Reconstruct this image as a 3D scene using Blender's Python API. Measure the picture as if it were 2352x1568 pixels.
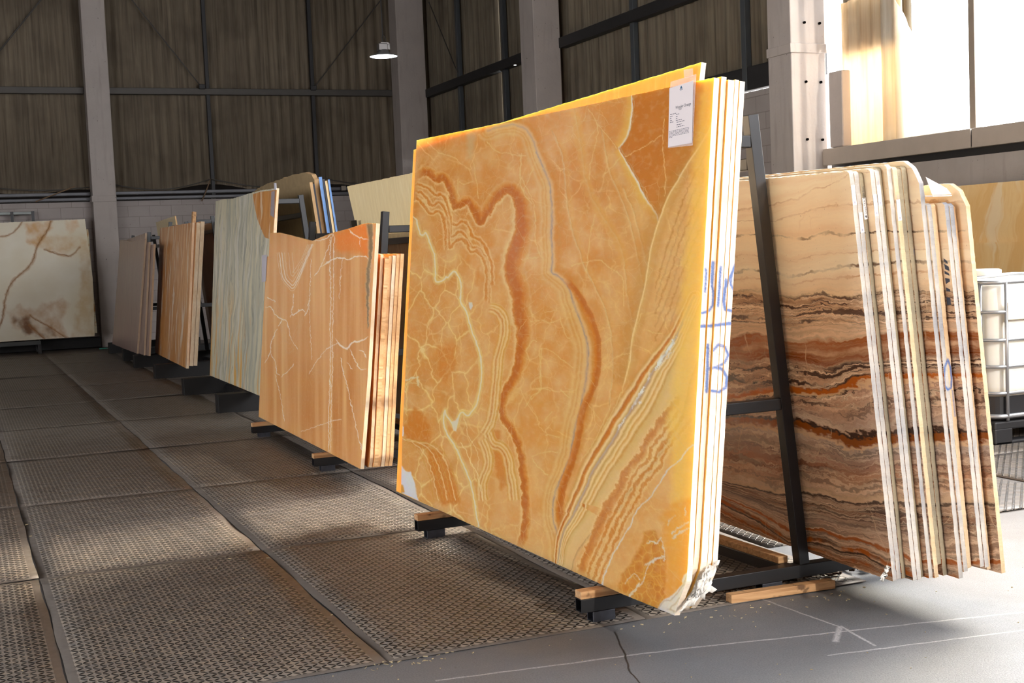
import bpy, bmesh, math, random
import numpy as np
from mathutils import Matrix, Vector

for o in list(bpy.data.objects):
    bpy.data.objects.remove(o)
SC = bpy.context.scene
COL = SC.collection
R = math.radians

# ------------------------------------------------------------------ camera
FPX, W, H = 3000.0, 2352, 1568
YAW, PITCH, ROLL, EYE = R(23.0), R(-4.05), R(-2.4), (0.0, 0.0, 1.5)
_f = Vector((math.sin(YAW)*math.cos(PITCH), math.cos(YAW)*math.cos(PITCH), math.sin(PITCH)))
_r0 = Vector((math.cos(YAW), -math.sin(YAW), 0.0))
_u0 = _r0.cross(_f)
_r = _r0*math.cos(ROLL) + _u0*math.sin(ROLL)
_u = -_r0*math.sin(ROLL) + _u0*math.cos(ROLL)
cam = bpy.data.cameras.new('camera')
cam.sensor_fit = 'HORIZONTAL'
cam.sensor_width = 36.0
cam.lens = 36.0*FPX/W
cam.clip_end = 300
cam_o = bpy.data.objects.new('camera', cam)
COL.objects.link(cam_o)
cam_o.matrix_world = Matrix(((_r.x, _u.x, -_f.x, EYE[0]), (_r.y, _u.y, -_f.y, EYE[1]),
                             (_r.z, _u.z, -_f.z, EYE[2]), (0, 0, 0, 1)))
SC.camera = cam_o

# ------------------------------------------------------------------ view, world, sun
SC.view_settings.view_transform = 'Standard'
SC.view_settings.look = 'None'
SC.view_settings.gamma = 1.0
SC.view_settings.use_curve_mapping = False
SC.view_settings.exposure = 0.42
cy = SC.cycles
cy.max_bounces = 7
cy.diffuse_bounces = 4
cy.glossy_bounces = 3
cy.transmission_bounces = 4
cy.transparent_max_bounces = 6
cy.sample_clamp_indirect = 4.0
cy.caustics_reflective = False
cy.caustics_refractive = False
cy.use_adaptive_sampling = True
cy.adaptive_threshold = 0.015
cy.use_denoising = True

world = bpy.data.worlds.new('sky')
SC.world = world
world.use_nodes = True
bg = world.node_tree.nodes['Background']
bg.inputs[0].default_value = (0.94, 0.97, 1.0, 1)
bg.inputs[1].default_value = 1.0
_wn, _wl = world.node_tree.nodes, world.node_tree.links


def _sky():
    """bright hazy sky, with an added, far brighter patch low on the right"""
    tc = _wn.new('ShaderNodeTexCoord')
    dt = _wn.new('ShaderNodeVectorMath'); dt.operation = 'DOT_PRODUCT'
    dt.inputs[1].default_value = Vector((0.95, 0.305, 0.36)).normalized()  # lobe aimed through the side opening to light the floor band
    _wl.new(tc.outputs['Generated'], dt.inputs[0])
    mr = _wn.new('ShaderNodeMapRange'); mr.interpolation_type = 'SMOOTHSTEP'
    for i, v in enumerate((0.955, 0.99, 10.5, 100.0)):
        mr.inputs[i+1].default_value = v
    _wl.new(dt.outputs['Value'], mr.inputs[0])
    mx = _wn.new('ShaderNodeMix'); mx.data_type = 'RGBA'
    _wl.new(mr.outputs[0], bg.inputs[1])
    m2 = _wn.new('ShaderNodeMapRange')
    for i, v in enumerate((0.955, 0.985, 0.0, 1.0)):
        m2.inputs[i+1].default_value = v
    _wl.new(dt.outputs['Value'], m2.inputs[0])
    _wl.new(m2.outputs[0], mx.inputs[0])
    mx.inputs[6].default_value = (0.95, 0.97, 1.0, 1)
    mx.inputs[7].default_value = (1.0, 0.88, 0.70, 1)
    _wl.new(mx.outputs[2], bg.inputs[0])


_sky()

sun = bpy.data.lights.new('sun', 'SUN')
sun.energy = 1.7
sun.angle = R(0.8)
sun.color = (1.0, 0.92, 0.80)
sun_o = bpy.data.objects.new('sun', sun)
COL.objects.link(sun_o)
SUN_DIR = Vector((-0.15, 1.0, -0.40)).normalized()
sun_o.rotation_euler = SUN_DIR.to_track_quat('-Z', 'Y').to_euler()
sun_o.location = (-3, -30, 12)


def portal(name, loc, sx, sy, normal):
    """marks a daylight opening so that sky light is sampled through it (it emits nothing itself)"""
    l = bpy.data.lights.new(name, 'AREA')
    l.shape = 'RECTANGLE'
    l.size, l.size_y = sx, sy
    l.cycles.is_portal = True
    o = bpy.data.objects.new(name, l)
    COL.objects.link(o)
    o.location = loc
    o.rotation_euler = Vector(normal).to_track_quat('-Z', 'Y').to_euler()
    return o


# hall: x from XL to XR, y from YF to YB, roof at ZR
XL, XR, YF, YB, ZR = -8.0, 9.0, -5.0, 25.5, 8.0
FRONT_SUN_OPEN = (5.0, 8.9, 3.52, 6.2)         # x0 x1 z0 z1 in the unseen front wall, high sill shaped for the sun
FRONT_SUN_GAP = (3.55, 5.0, 3.76, 6.2)         # second gap, sill raised higher to keep sun off the near floor
SIDE_OPEN = (3.0, 10.2, 2.45, 6.2)         # y0 y1 z0 z1 in the right wall
LEFT_OPEN = ((1.2, 5.8, 0.4, 3.6), (7.4, 11.6, 1.0, 3.4))  # unseen openings on the left, sized as fill for the slab faces
portal('front_opening_daylight', ((FRONT_SUN_OPEN[0]+FRONT_SUN_OPEN[1])/2, YF, 4.86), FRONT_SUN_OPEN[1]-FRONT_SUN_OPEN[0], 2.68, (0, 1, 0))
portal('front_sun_gap_daylight', ((FRONT_SUN_GAP[0]+FRONT_SUN_GAP[1])/2, YF, 4.98), FRONT_SUN_GAP[1]-FRONT_SUN_GAP[0], 2.44, (0, 1, 0))
ADDED_SIDE_BAY = (-5.0, 3.2, 3.8, 8.0)            # y0 y1 z0 z1, unseen bay added high in the right wall to sunlight the column
portal('added_side_bay_daylight', (XR, -.9, 5.9), 4.2, 8.2, (-1, 0, 0))
portal('side_opening_daylight', (XR+.05, 6.6, 4.325), 3.75, 7.2, (-1, 0, 0))
for _y0, _y1, _z0, _z1 in LEFT_OPEN:
    portal('left_fill_daylight', (XL, (_y0+_y1)/2, (_z0+_z1)/2), _z1-_z0, _y1-_y0, (1, 0, 0))


# ------------------------------------------------------------------ seeing: a photo pixel to a place on a real surface
def ray(x, y):
    return _f*FPX + _r*(x-W/2) - _u*(y-H/2)


def on_z(x, y, z=0.0):
    d = ray(x, y)
    return Vector(EYE) + d*((z-EYE[2])/d.z)


def on_x(x, y, X):
    d = ray(x, y)
    return Vector(EYE) + d*((X-EYE[0])/d.x)


def on_y(x, y, Y):
    d = ray(x, y)
    return Vector(EYE) + d*((Y-EYE[1])/d.y)


def project(P):
    """N x 3 array of points -> N x 2 pixels"""
    d = np.asarray(P, float) - np.array(EYE)
    z = d @ np.array(_f)
    return np.stack([W/2 + FPX*(d @ np.array(_r))/z, H/2 - FPX*(d @ np.array(_u))/z], -1)


# ------------------------------------------------------------------ tagging
def tag(o, label=None, cat=None, group=None, kind=None):
    if label: o['label'] = label
    if cat: o['category'] = cat
    if group: o['group'] = group
    o['kind'] = kind or 'thing'
    return o


def as_mesh(o):
    """lettering curve -> plain mesh object of the same name and place"""
    bpy.context.view_layer.update()
    dg = bpy.context.evaluated_depsgraph_get()
    me = bpy.data.meshes.new_from_object(o.evaluated_get(dg))
    n = bpy.data.objects.new(o.name, me)
    nm, par, ml = o.name, o.parent, o.matrix_local.copy()
    bpy.data.objects.remove(o)
    n.name = nm
    COL.objects.link(n)
    n.parent = par
    n.matrix_local = ml
    return n


def empty(name, loc=(0, 0, 0), rz=0.0):
    o = bpy.data.objects.new(name, None)
    COL.objects.link(o)
    o.location = loc
    o.rotation_euler = (0, 0, rz)
    o.empty_display_size = 0.1
    return o


def copy_tree(o, parent=None):
    c = o.copy()
    COL.objects.link(c)
    if parent: c.parent = parent
    for ch in list(o.children):
        copy_tree(ch, c)
    return c


# ------------------------------------------------------------------ mesh builder
class MB:
    def __init__(s):
        s.v, s.f, s.m = [], [], []

    def add(s, verts, faces, m=0):
        n = len(s.v)
        s.v += [tuple(p) for p in verts]
        for f in faces:
            s.f.append([i+n for i in f])
            s.m.append(m)
        return s

    def box(s, c, d, M=None, m=0):
        x, y, z = d[0]/2, d[1]/2, d[2]/2
        vs = [Vector((sx*x, sy*y, sz*z)) for sz in (-1, 1) for sy in (-1, 1) for sx in (-1, 1)]
        if M is not None: vs = [M @ p for p in vs]
        vs = [p+Vector(c) for p in vs]
        return s.add(vs, [(0, 2, 3, 1), (4, 5, 7, 6), (0, 1, 5, 4), (2, 6, 7, 3), (0, 4, 6, 2), (1, 3, 7, 5)], m)

    def span(s, x0, x1, y0, y1, z0, z1, m=0):
        return s.box(((x0+x1)/2, (y0+y1)/2, (z0+z1)/2), (x1-x0, y1-y0, z1-z0), None, m)

    def bar(s, a, b, w, h, upv=(0, 0, 1), m=0, hollow=0.0):
        """box section from a to b, w across, h along upv; hollow = wall thickness of an open tube"""
        a, b = Vector(a), Vector(b)
        d = (b-a).normalized()
        u = Vector(upv)
        x = d.cross(u).normalized()
        u = x.cross(d).normalized()
        def ring(p, ww, hh):
            return [p + x*(sx*ww/2) + u*(sy*hh/2) for sx, sy in ((-1, -1), (1, -1), (1, 1), (-1, 1))]
        if not hollow:
            return s.add(ring(a, w, h)+ring(b, w, h), [(3, 2, 1, 0), (4, 5, 6, 7), (0, 1, 5, 4), (1, 2, 6, 5), (2, 3, 7, 6), (3, 0, 4, 7)], m)
        o = ring(a, w, h)+ring(b, w, h)+ring(a, w-2*hollow, h-2*hollow)+ring(b, w-2*hollow, h-2*hollow)
        F = []
        for i in range(4):
            j = (i+1) % 4
            F += [(i, j, 4+j, 4+i), (8+j, 8+i, 12+i, 12+j), (j, i, 8+i, 8+j), (4+i, 4+j, 12+j, 12+i)]
        return s.add(o, F, m)

    def tube(s, pts, r, n=8, m=0, cap=True):
        pts = [Vector(p) for p in pts]
        rs = r if isinstance(r, (list, tuple)) else [r]*len(pts)
        rings = []
        prev = None
        for i, p in enumerate(pts):
            t = (pts[min(i+1, len(pts)-1)] - pts[max(i-1, 0)])
            t = t.normalized() if t.length > 1e-9 else Vector((0, 0, 1))
            if prev is None:
                ref = Vector((0, 0, 1)) if abs(t.z) < .9 else Vector((1, 0, 0))
                x = t.cross(ref).normalized()
            else:
                x = (prev - t*prev.dot(t)).normalized()
            prev = x
            y = t.cross(x)
            rings.append([p + (x*math.cos(2*math.pi*k/n) + y*math.sin(2*math.pi*k/n))*rs[i] for k in range(n)])
        vs = [q for g in rings for q in g]
        F = []
        for i in range(len(pts)-1):
            for k in range(n):
                a, b = i*n+k, i*n+(k+1) % n
                F.append((a, b, b+n, a+n))
        if cap:
            F.append(tuple(range(n-1, -1, -1)))
            F.append(tuple(range((len(pts)-1)*n, len(pts)*n)))
        return s.add(vs, F, m)

    def lathe(s, prof, c=(0, 0, 0), n=32, m=0):
        """prof: list of (r, z)"""
        vs, F = [], []
        for r, z in prof:
            for k in range(n):
                a = 2*math.pi*k/n
                vs.append((c[0]+r*math.cos(a), c[1]+r*math.sin(a), c[2]+z))
        for i in range(len(prof)-1):
            for k in range(n):
                a, b = i*n+k, i*n+(k+1) % n
                F.append((a, b, b+n, a+n))
        return s.add(vs, F, m)

    def prism(s, poly, a, b, m=0):
        """poly: list of 3-D points; extruded by vector b-a given as Vector a (offset0) and b (offset1)"""
        n = len(poly)
        A = [Vector(p)+Vector(a) for p in poly]
        B = [Vector(p)+Vector(b) for p in poly]
        F = [tuple(range(n-1, -1, -1)), tuple(range(n, 2*n))]
        for i in range(n):
            j = (i+1) % n
            F.append((i, j, n+j, n+i))
        return s.add(A+B, F, m)

    def build(s, name, mats, parent=None, smooth=False, bevel=0.0, fix=True):
        me = bpy.data.meshes.new(name)
        me.from_pydata(s.v, [], s.f)
        for mt in (mats if isinstance(mats, (list, tuple)) else [mats]):
            me.materials.append(mt)
        me.polygons.foreach_set('material_index', s.m)
        if fix:
            bm = bmesh.new(); bm.from_mesh(me)
            bmesh.ops.recalc_face_normals(bm, faces=bm.faces)
            bm.to_mesh(me); bm.free()
        if smooth:
            me.polygons.foreach_set('use_smooth', [True]*len(me.polygons))
        me.update()
        o = bpy.data.objects.new(name, me)
        COL.objects.link(o)
        if parent: o.parent = parent
        if bevel:
            b = o.modifiers.new('bevel', 'BEVEL')
            b.width = bevel; b.segments = 2; b.limit_method = 'ANGLE'
        return o


def struct(o, **k):
    o['kind'] = 'structure'
    return o


# ------------------------------------------------------------------ node helper
class NT:
    def __init__(s, name):
        s.mat = bpy.data.materials.new(name)
        s.mat.use_nodes = True
        s.t = s.mat.node_tree
        s.t.nodes.clear()
        s.out = s.t.nodes.new('ShaderNodeOutputMaterial')
        s.p = s.t.nodes.new('ShaderNodeBsdfPrincipled')
        s.t.links.new(s.p.outputs[0], s.out.inputs[0])
        s._tc = None

    def n(s, typ, **kw):
        nd = s.t.nodes.new('ShaderNode'+typ)
        for k, v in kw.items(): setattr(nd, k, v)
        return nd

    def set(s, nd, **kw):
        for k, v in kw.items():
            sk = nd.inputs[int(k[1:])] if k[0] == 'i' and k[1:].isdigit() else nd.inputs[k.replace('_', ' ')]
            s.to(sk, v)
        return nd

    def to(s, sk, v):
        if isinstance(v, bpy.types.NodeSocket): s.t.links.new(v, sk)
        else: sk.default_value = v

    def obj(s):
        if s._tc is None: s._tc = s.n('TexCoord')
        return s._tc.outputs['Object']

    def mp(s, v=None, scale=(1, 1, 1), rot=(0, 0, 0), loc=(0, 0, 0)):
        m = s.n('Mapping')
        s.to(m.inputs['Vector'], v if v is not None else s.obj())
        m.inputs['Scale'].default_value = scale
        m.inputs['Rotation'].default_value = rot
        m.inputs['Location'].default_value = loc
        return m.outputs[0]

    def noise(s, v=None, scale=5.0, detail=3.0, rough=.5, dist=0.0, out=0):
        m = s.n('TexNoise')
        s.to(m.inputs['Vector'], v if v is not None else s.obj())
        s.set(m, Scale=scale, Detail=detail, Roughness=rough, Distortion=dist)
        return m.outputs[out]

    def vor(s, v=None, scale=5.0, feature='F1', rnd=1.0, out='Distance'):
        m = s.n('TexVoronoi', feature=feature)
        s.to(m.inputs['Vector'], v if v is not None else s.obj())
        s.set(m, Scale=scale, Randomness=rnd)
        return m.outputs[out]

    def m(s, op, a, b=0.0, c=0.0, clamp=False):
        nd = s.n('Math', operation=op, use_clamp=clamp)
        s.to(nd.inputs[0], a); s.to(nd.inputs[1], b); s.to(nd.inputs[2], c)
        return nd.outputs[0]

    def mr(s, v, a, b, c=0.0, d=1.0, smooth=False):
        nd = s.n('MapRange', interpolation_type='SMOOTHSTEP' if smooth else 'LINEAR')
        for i, q in enumerate((v, a, b, c, d)): s.to(nd.inputs[i], q)
        return nd.outputs[0]

    def xyz(s, v=None):
        nd = s.n('SeparateXYZ')
        s.to(nd.inputs[0], v if v is not None else s.obj())
        return nd.outputs

    def comb(s, x, y, z):
        nd = s.n('CombineXYZ')
        for i, q in enumerate((x, y, z)): s.to(nd.inputs[i], q)
        return nd.outputs[0]

    def vadd(s, a, b, op='ADD'):
        nd = s.n('VectorMath', operation=op)
        s.to(nd.inputs[0], a); s.to(nd.inputs[1], b)
        return nd.outputs[0]

    def vscale(s, a, k):
        nd = s.n('VectorMath', operation='SCALE')
        s.to(nd.inputs[0], a); s.to(nd.inputs['Scale'], k)
        return nd.outputs[0]

    def ramp(s, v, stops, interp='LINEAR'):
        nd = s.n('ValToRGB')
        cr = nd.color_ramp
        cr.interpolation = interp
        while len(cr.elements) < len(stops): cr.elements.new(0.5)
        for e, (p, c) in zip(cr.elements, stops):
            e.position = p
            e.color = c if len(c) == 4 else (*c, 1)
        s.to(nd.inputs[0], v)
        return nd.outputs[0]

    def mix(s, f, a, b, mode='MIX'):
        nd = s.n('Mix', data_type='RGBA', blend_type=mode)
        nd.clamp_factor = True
        s.to(nd.inputs[0], f)
        for k, q in ((6, a), (7, b)):
            if isinstance(q, (tuple, list)) and len(q) == 3: q = (*q, 1)
            s.to(nd.inputs[k], q)
        return nd.outputs[2]

    def attr(s, name, out='Fac'):
        nd = s.n('Attribute')
        nd.attribute_name = name
        return nd.outputs[out]

    def bump(s, h, strength=.3, dist=.01):
        nd = s.n('Bump')
        s.set(nd, Strength=strength, Distance=dist, Height=h)
        s.t.links.new(nd.outputs[0], s.p.inputs['Normal'])
        return nd.outputs[0]

    def fin(s, col, rough=.5, metal=0.0, spec=.5):
        if isinstance(col, (tuple, list)) and len(col) == 3: col = (*col, 1)
        s.to(s.p.inputs['Base Color'], col)
        s.to(s.p.inputs['Roughness'], rough)
        s.to(s.p.inputs['Metallic'], metal)
        s.to(s.p.inputs['Specular IOR Level'], spec)
        return s.mat


def S(r, g, b):
    """sRGB 0-255 -> linear"""
    def c(x):
        x /= 255.0
        return x/12.92 if x <= .04045 else ((x+.055)/1.055)**2.4
    return (c(r), c(g), c(b))


def plain(name, col, rough=.5, metal=0.0, spec=.5, var=.12, scale=6.0):
    t = NT(name)
    nz = t.noise(scale=scale, detail=5)
    c = t.mix(nz, tuple(x*(1-var) for x in col), tuple(min(1, x*(1+var)) for x in col))
    return t.fin(c, rough, metal, spec)
# ================================================================== materials of the hall
def m_concrete():
    t = NT('concrete_floor')
    fine = t.noise(scale=170, detail=4, rough=.7)
    mid = t.noise(scale=3.2, detail=6, rough=.6)
    big = t.noise(scale=.7, detail=3)
    c = t.mix(mid, S(74, 77, 83), S(100, 104, 111))
    c = t.mix(t.mr(fine, .35, .7), c, S(124, 125, 128), 'MIX')
    c = t.mix(t.mr(t.noise(scale=60, detail=2), .66, .74, 0, .6), c, S(74, 72, 72))
    c = t.mix(t.mr(big, .4, .7, 0, .5), c, S(96, 96, 98))
    o = t.obj()
    wob = t.m('MULTIPLY', t.m('SUBTRACT', t.noise(scale=9, detail=3), .5), .02)
    xs = t.xyz()

    def seg(ax, ay, bx, by, w):
        """mask of a line from a to b on the floor"""
        L = math.hypot(bx-ax, by-ay)
        dx, dy = (bx-ax)/L, (by-ay)/L
        px = t.m('SUBTRACT', xs[0], ax); py = t.m('SUBTRACT', xs[1], ay)
        al = t.m('ADD', t.m('MULTIPLY', px, dx), t.m('MULTIPLY', py, dy))
        ac = t.m('ADD', t.m('SUBTRACT', t.m('MULTIPLY', py, dx), t.m('MULTIPLY', px, dy)), wob)
        a = t.mr(t.m('ABSOLUTE', ac), w*.4, w*1.4, 1, 0)
        e = t.m('MULTIPLY', t.m('GREATER_THAN', al, 0), t.m('LESS_THAN', al, L))
        return t.m('MULTIPLY', a, e)
    def px(a, b, w):
        A, B = on_z(*a), on_z(*b)
        return seg(A.x, A.y, B.x, B.y, w)
    chalk = px((1000, 1563), (1560, 1490), .006)
    for a, b, w in (((1560, 1490), (2352, 1405), .006), ((1930, 1437), (2010, 1483), .006),
                    ((1928, 1440), (1920, 1474), .012), ((1740, 1372), (1930, 1440), .005), ((1900, 1505), (2352, 1446), .005)):
        chalk = t.m('MAXIMUM', chalk, px(a, b, w))
    c = t.mix(t.m('MULTIPLY', chalk, t.mr(t.noise(scale=120), .3, .6, .15, .6)), c, S(205, 202, 205))
    crack = px((1412, 1450), (1432, 1495), .004)
    crack = t.m('MAXIMUM', crack, px((1432, 1495), (1445, 1540), .004))
    crack = t.m('MAXIMUM', crack, px((1445, 1540), (1480, 1580), .003))
    c = t.mix(crack, c, S(40, 38, 37))
    # pale blown dust, out where the yard begins
    dust = t.mr(t.m('ADD', xs[0], t.m('MULTIPLY', t.noise(scale=1.7, detail=4), .9)), 4.0, 4.8, 0, .3)
    c = t.mix(dust, c, S(168, 156, 140))
    t.bump(t.m('ADD', t.m('MULTIPLY', fine, .7), mid), .35, .006)
    return t.fin(c, t.mr(mid, .3, .7, .42, .62), 0, .45)


PX0, PDX, PY0, PDY = .285, 1.085, 4.53, 2.11


def m_plate():
    t = NT('tread_plate_steel')
    xs = t.xyz()
    x, y = xs[0], xs[1]
    p = .0272
    u, v = t.m('DIVIDE', x, p), t.m('DIVIDE', y, p)
    iu, iv = t.m('FLOOR', u), t.m('FLOOR', v)
    par = t.m('MODULO', t.m('ABSOLUTE', t.m('ADD', iu, iv)), 2.0)
    sg = t.m('SUBTRACT', t.m('MULTIPLY', t.m('GREATER_THAN', par, .5), 2), 1)
    fu, fv = t.m('SUBTRACT', t.m('SUBTRACT', u, iu), .5), t.m('SUBTRACT', t.m('SUBTRACT', v, iv), .5)
    k = .7071
    l = t.m('MULTIPLY', t.m('ADD', fu, t.m('MULTIPLY', fv, sg)), k)
    w = t.m('MULTIPLY', t.m('SUBTRACT', fv, t.m('MULTIPLY', fu, sg)), k)
    e = t.m('ADD', t.m('POWER', t.m('DIVIDE', t.m('ABSOLUTE', l), .56), 2), t.m('POWER', t.m('DIVIDE', t.m('ABSOLUTE', w), .21), 2))
    # plain border strips along each sheet's edges
    gx = t.m('SUBTRACT', t.m('FRACT', t.m('DIVIDE', t.m('SUBTRACT', x, PX0-10*PDX), PDX)), .5)
    gy = t.m('SUBTRACT', t.m('FRACT', t.m('DIVIDE', t.m('SUBTRACT', y, PY0-10*PDY), PDY)), .5)
    bx = t.m('LESS_THAN', t.m('ABSOLUTE', gx), .5-.038/PDX)
    by = t.m('LESS_THAN', t.m('ABSOLUTE', gy), .5-.028/PDY)
    inside = t.m('MULTIPLY', bx, by)
    slot = t.m('MULTIPLY', t.mr(t.m('ADD', e, t.m('MULTIPLY', t.m('SUBTRACT', t.noise(scale=14, detail=3), .5), 1.6)), .75, 1.2, 1, 0), inside)
    lip = t.m('MULTIPLY', t.mr(e, 1.0, 2.4, 1, 0), inside)
    big = t.noise(scale=1.1, detail=5, rough=.6)
    mid = t.noise(scale=11, detail=5, rough=.65)
    c = t.mix(big, S(112, 107, 103), S(142, 133, 124))
    c = t.mix(t.mr(mid, .42, .72), c, S(152, 139, 124))
    c = t.mix(t.mr(t.noise(scale=2.3, detail=4), .55, .75, 0, .5), c, S(96, 84, 76))
    c = t.mix(t.m('SUBTRACT', 1, inside), c, t.mix(mid, S(86, 80, 76), S(112, 103, 95)))
    c = t.mix(t.m('MULTIPLY', slot, .96), c, S(18, 15, 14))
    t.bump(t.m('SUBTRACT', t.m('MULTIPLY', lip, .9), t.m('MULTIPLY', slot, 1.6)), .8, .006)
    return t.fin(c, t.mr(mid, .3, .7, .38, .6), .15, .45)


def m_cladding(name, a, b, dirt, translucent=0.0):
    t = NT(name)
    st = t.noise(t.mp(scale=(3.2, 3.2, .16)), scale=3.0, detail=5, rough=.65)
    st2 = t.noise(t.mp(scale=(14, 14, .5)), scale=2.0, detail=4)
    c = t.mix(t.mr(st, .3, .7), a, b)
    c = t.mix(t.mr(st2, .45, .75, 0, .7), c, dirt)
    c = t.mix(t.mr(t.noise(scale=1.3, detail=3), .5, .8, 0, .6), c, dirt)
    m = t.fin(c, .75, 0, .2)
    if translucent:
        tr = t.n('BsdfTranslucent')
        t.to(tr.inputs[0], c)
        mx = t.n('MixShader')
        mx.inputs[0].default_value = translucent
        t.t.links.new(t.p.outputs[0], mx.inputs[1]); t.t.links.new(tr.outputs[0], mx.inputs[2])
        t.t.links.new(mx.outputs[0], t.out.inputs[0])
    return m


def m_block():
    """white-painted concrete block"""
    t = NT('painted_block')
    xs = t.xyz()
    o = t.comb(t.m('ADD', xs[0], xs[1]), xs[2], 0.0)
    br = t.n('TexBrick')
    t.to(br.inputs['Vector'], o)
    t.set(br, Scale=1.0, Mortar_Size=.006, Mortar_Smooth=.4, Brick_Width=.4, Row_Height=.2)
    br.inputs['Color1'].default_value = (1, 1, 1, 1); br.inputs['Color2'].default_value = (.93, .93, .93, 1)
    br.inputs['Mortar'].default_value = (.62, .6, .58, 1)
    nz = t.noise(scale=2.2, detail=6)
    base = t.mix(nz, S(152, 143, 139), S(178, 169, 165))
    base = t.mix(t.mr(t.noise(scale=14, detail=4), .66, .76), base, S(120, 108, 96))
    c = t.mix(.75, base, br.outputs[0], 'MULTIPLY')
    t.bump(t.m('ADD', t.m('MULTIPLY', br.outputs['Fac'], -.5), t.m('MULTIPLY', nz, .2)), .35, .01)
    return t.fin(c, .8, 0, .25)


def m_plaster(name, a, b):
    t = NT(name)
    nz = t.noise(scale=3, detail=6)
    c = t.mix(nz, a, b)
    c = t.mix(t.mr(t.noise(t.mp(scale=(6, 6, .7)), scale=2, detail=4), .55, .8, 0, .35), c, S(128, 118, 108))
    sp = t.noise(scale=30, detail=2)
    c = t.mix(t.mr(sp, .74, .78), c, S(92, 84, 78))
    t.bump(t.noise(scale=25, detail=5), .25, .01)
    return t.fin(c, .8, 0, .25)


M = {}
M['concrete'] = m_concrete()
M['plate'] = m_plate()
M['clad'] = m_cladding('fibre_cement_cladding', S(132, 120, 102), S(104, 93, 79), S(76, 66, 57))
M['clad_right'] = m_cladding('weathered_cladding', S(134, 124, 106), S(106, 96, 82), S(74, 65, 56))
M['sheet_beige'] = m_cladding('beige_sheet', S(246, 232, 208), S(238, 218, 188), S(214, 186, 148), .6)  # translucent beige streaked tan; the brown top comes from the sheet behind
M['sheet_cream'] = m_cladding('glass_fibre_sheet', S(253, 249, 240), S(248, 242, 230), S(226, 218, 202), .62)
M['block'] = m_block()
M['column'] = m_plaster('column_paint', S(164, 155, 149), S(184, 175, 169))
M['plaster'] = m_plaster('wall_plaster', S(160, 152, 146), S(182, 175, 170))
M['girt'] = plain('girt_steel', S(74, 70, 66), .55, .3)
M['girt_dark'] = plain('girt_dark_steel', S(46, 45, 46), .55, .3)
M['beam'] = plain('beam_paint', S(176, 164, 152), .5, 0)
M['roof'] = plain('roof_sheet', S(120, 112, 104), .8, 0)
M['black_steel'] = plain('black_tube_steel', (.013, .013, .015), .36, .25, .5, .3, 9)
M['steel_cut'] = plain('bare_tube_steel', S(120, 122, 130), .35, .7)
M['timber'] = None
M['void'] = plain('dark_void', (.006, .005, .005), .9, 0, .1)


def m_timber():
    t = NT('packing_timber')
    g = t.noise(t.mp(scale=(1.2, 22, 22)), scale=3.0, detail=4, dist=.6)
    c = t.mix(t.mr(g, .3, .7), S(206, 166, 122), S(158, 116, 78))
    c = t.mix(t.mr(t.noise(scale=16, detail=3), .62, .72, 0, .8), c, S(84, 60, 44))
    return t.fin(c, .7, 0, .3)


M['timber'] = m_timber()
M['sleeper'] = plain('tarred_sleeper', (.010, .009, .009), .6, 0, .3, .3, 12)

rng = np.random.default_rng(7)

# ================================================================== floor
mb = MB()
mb.span(XL, 12.0, -14.0, YB, -.25, 0.0)
floor = struct(mb.build('floor', M['concrete']))

mb = MB()
for i in range(-7, 8):
    for j in range(0, 10):
        x0, y0 = PX0+i*PDX, PY0+j*PDY
        if x0 > 8.0 or x0 < XL or y0 > YB-.3: continue
        y1 = min(y0+PDY, YB-.02)
        ys0 = y0
        if i >= 3 and j == 0: ys0 = y0+.75
        nx, ny = 8, 16
        vs, fs = [], []
        lift = rng.uniform(.0005, .003)
        ph = rng.uniform(0, 6.28, 4)
        for b in range(ny+1):
            for a in range(nx+1):
                fx, fy = a/nx, b/ny
                X = x0+.003+(PDX-.006)*fx
                Y = ys0+.003+(y1-ys0-.006)*fy
                if a in (0, nx): X += .005*math.sin(Y*7+ph[0])*math.sin(Y*3+ph[1])
                edge = max(abs(fx-.5)*2, 0)**6
                Z = .004+lift+.0022*math.sin(Y*4.3+ph[2]+fx*3)*edge+.0015*math.sin(X*5+ph[3])
                vs.append((X, Y, Z))
        for b in range(ny):
            for a in range(nx):
                q = b*(nx+1)+a
                fs.append((q, q+1, q+nx+2, q+nx+1))
        mb.add(vs, fs)
o = mb.build('floor_plating', M['plate'], smooth=True)
sd = o.modifiers.new('thickness', 'SOLIDIFY'); sd.thickness = .004; sd.offset = -1
struct(o)


# ================================================================== corrugated cladding
def corrugated(name, axis, c, a0, a1, z0, z1, mat, pitch=.2, amp=.022, nz=2, bottom=None, top=None, gaps=(), face=1):
    """sheets standing along x (axis 0) at y=c, or along y (axis 1) at x=c; gaps = list of (from, to) left open"""
    step = pitch/8
    n = int(round((a1-a0)/step))
    mb = MB()
    prev = None
    vs, fs = [], []
    for i in range(n+1):
        a = a0+i*step
        sheet = int(a//1.0)
        off = amp*math.cos(2*math.pi*a/pitch)+(.006 if sheet % 2 else 0)
        col = []
        zb = bottom(a) if bottom else z0
        zt = top(a) if top else z1
        for k in range(nz+1):
            z = zb+(zt-zb)*k/nz
            col.append((a, c+off*face, z) if axis == 0 else (c+off*face, a, z))
        base = len(vs)
        vs += col
        skip = any(g0 <= a-step/2 <= g1 for g0, g1 in gaps)
        if prev is not None and not skip and zt > zb+.002:
            for k in range(nz):
                fs.append((prev+k, base+k, base+k+1, prev+k+1))
        prev = base
    mb.add(vs, fs)
    o = mb.build(name, mat, smooth=True, fix=False)
    s_ = o.modifiers.new('thickness', 'SOLIDIFY'); s_.thickness = .006; s_.offset = 0
    return o


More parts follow.
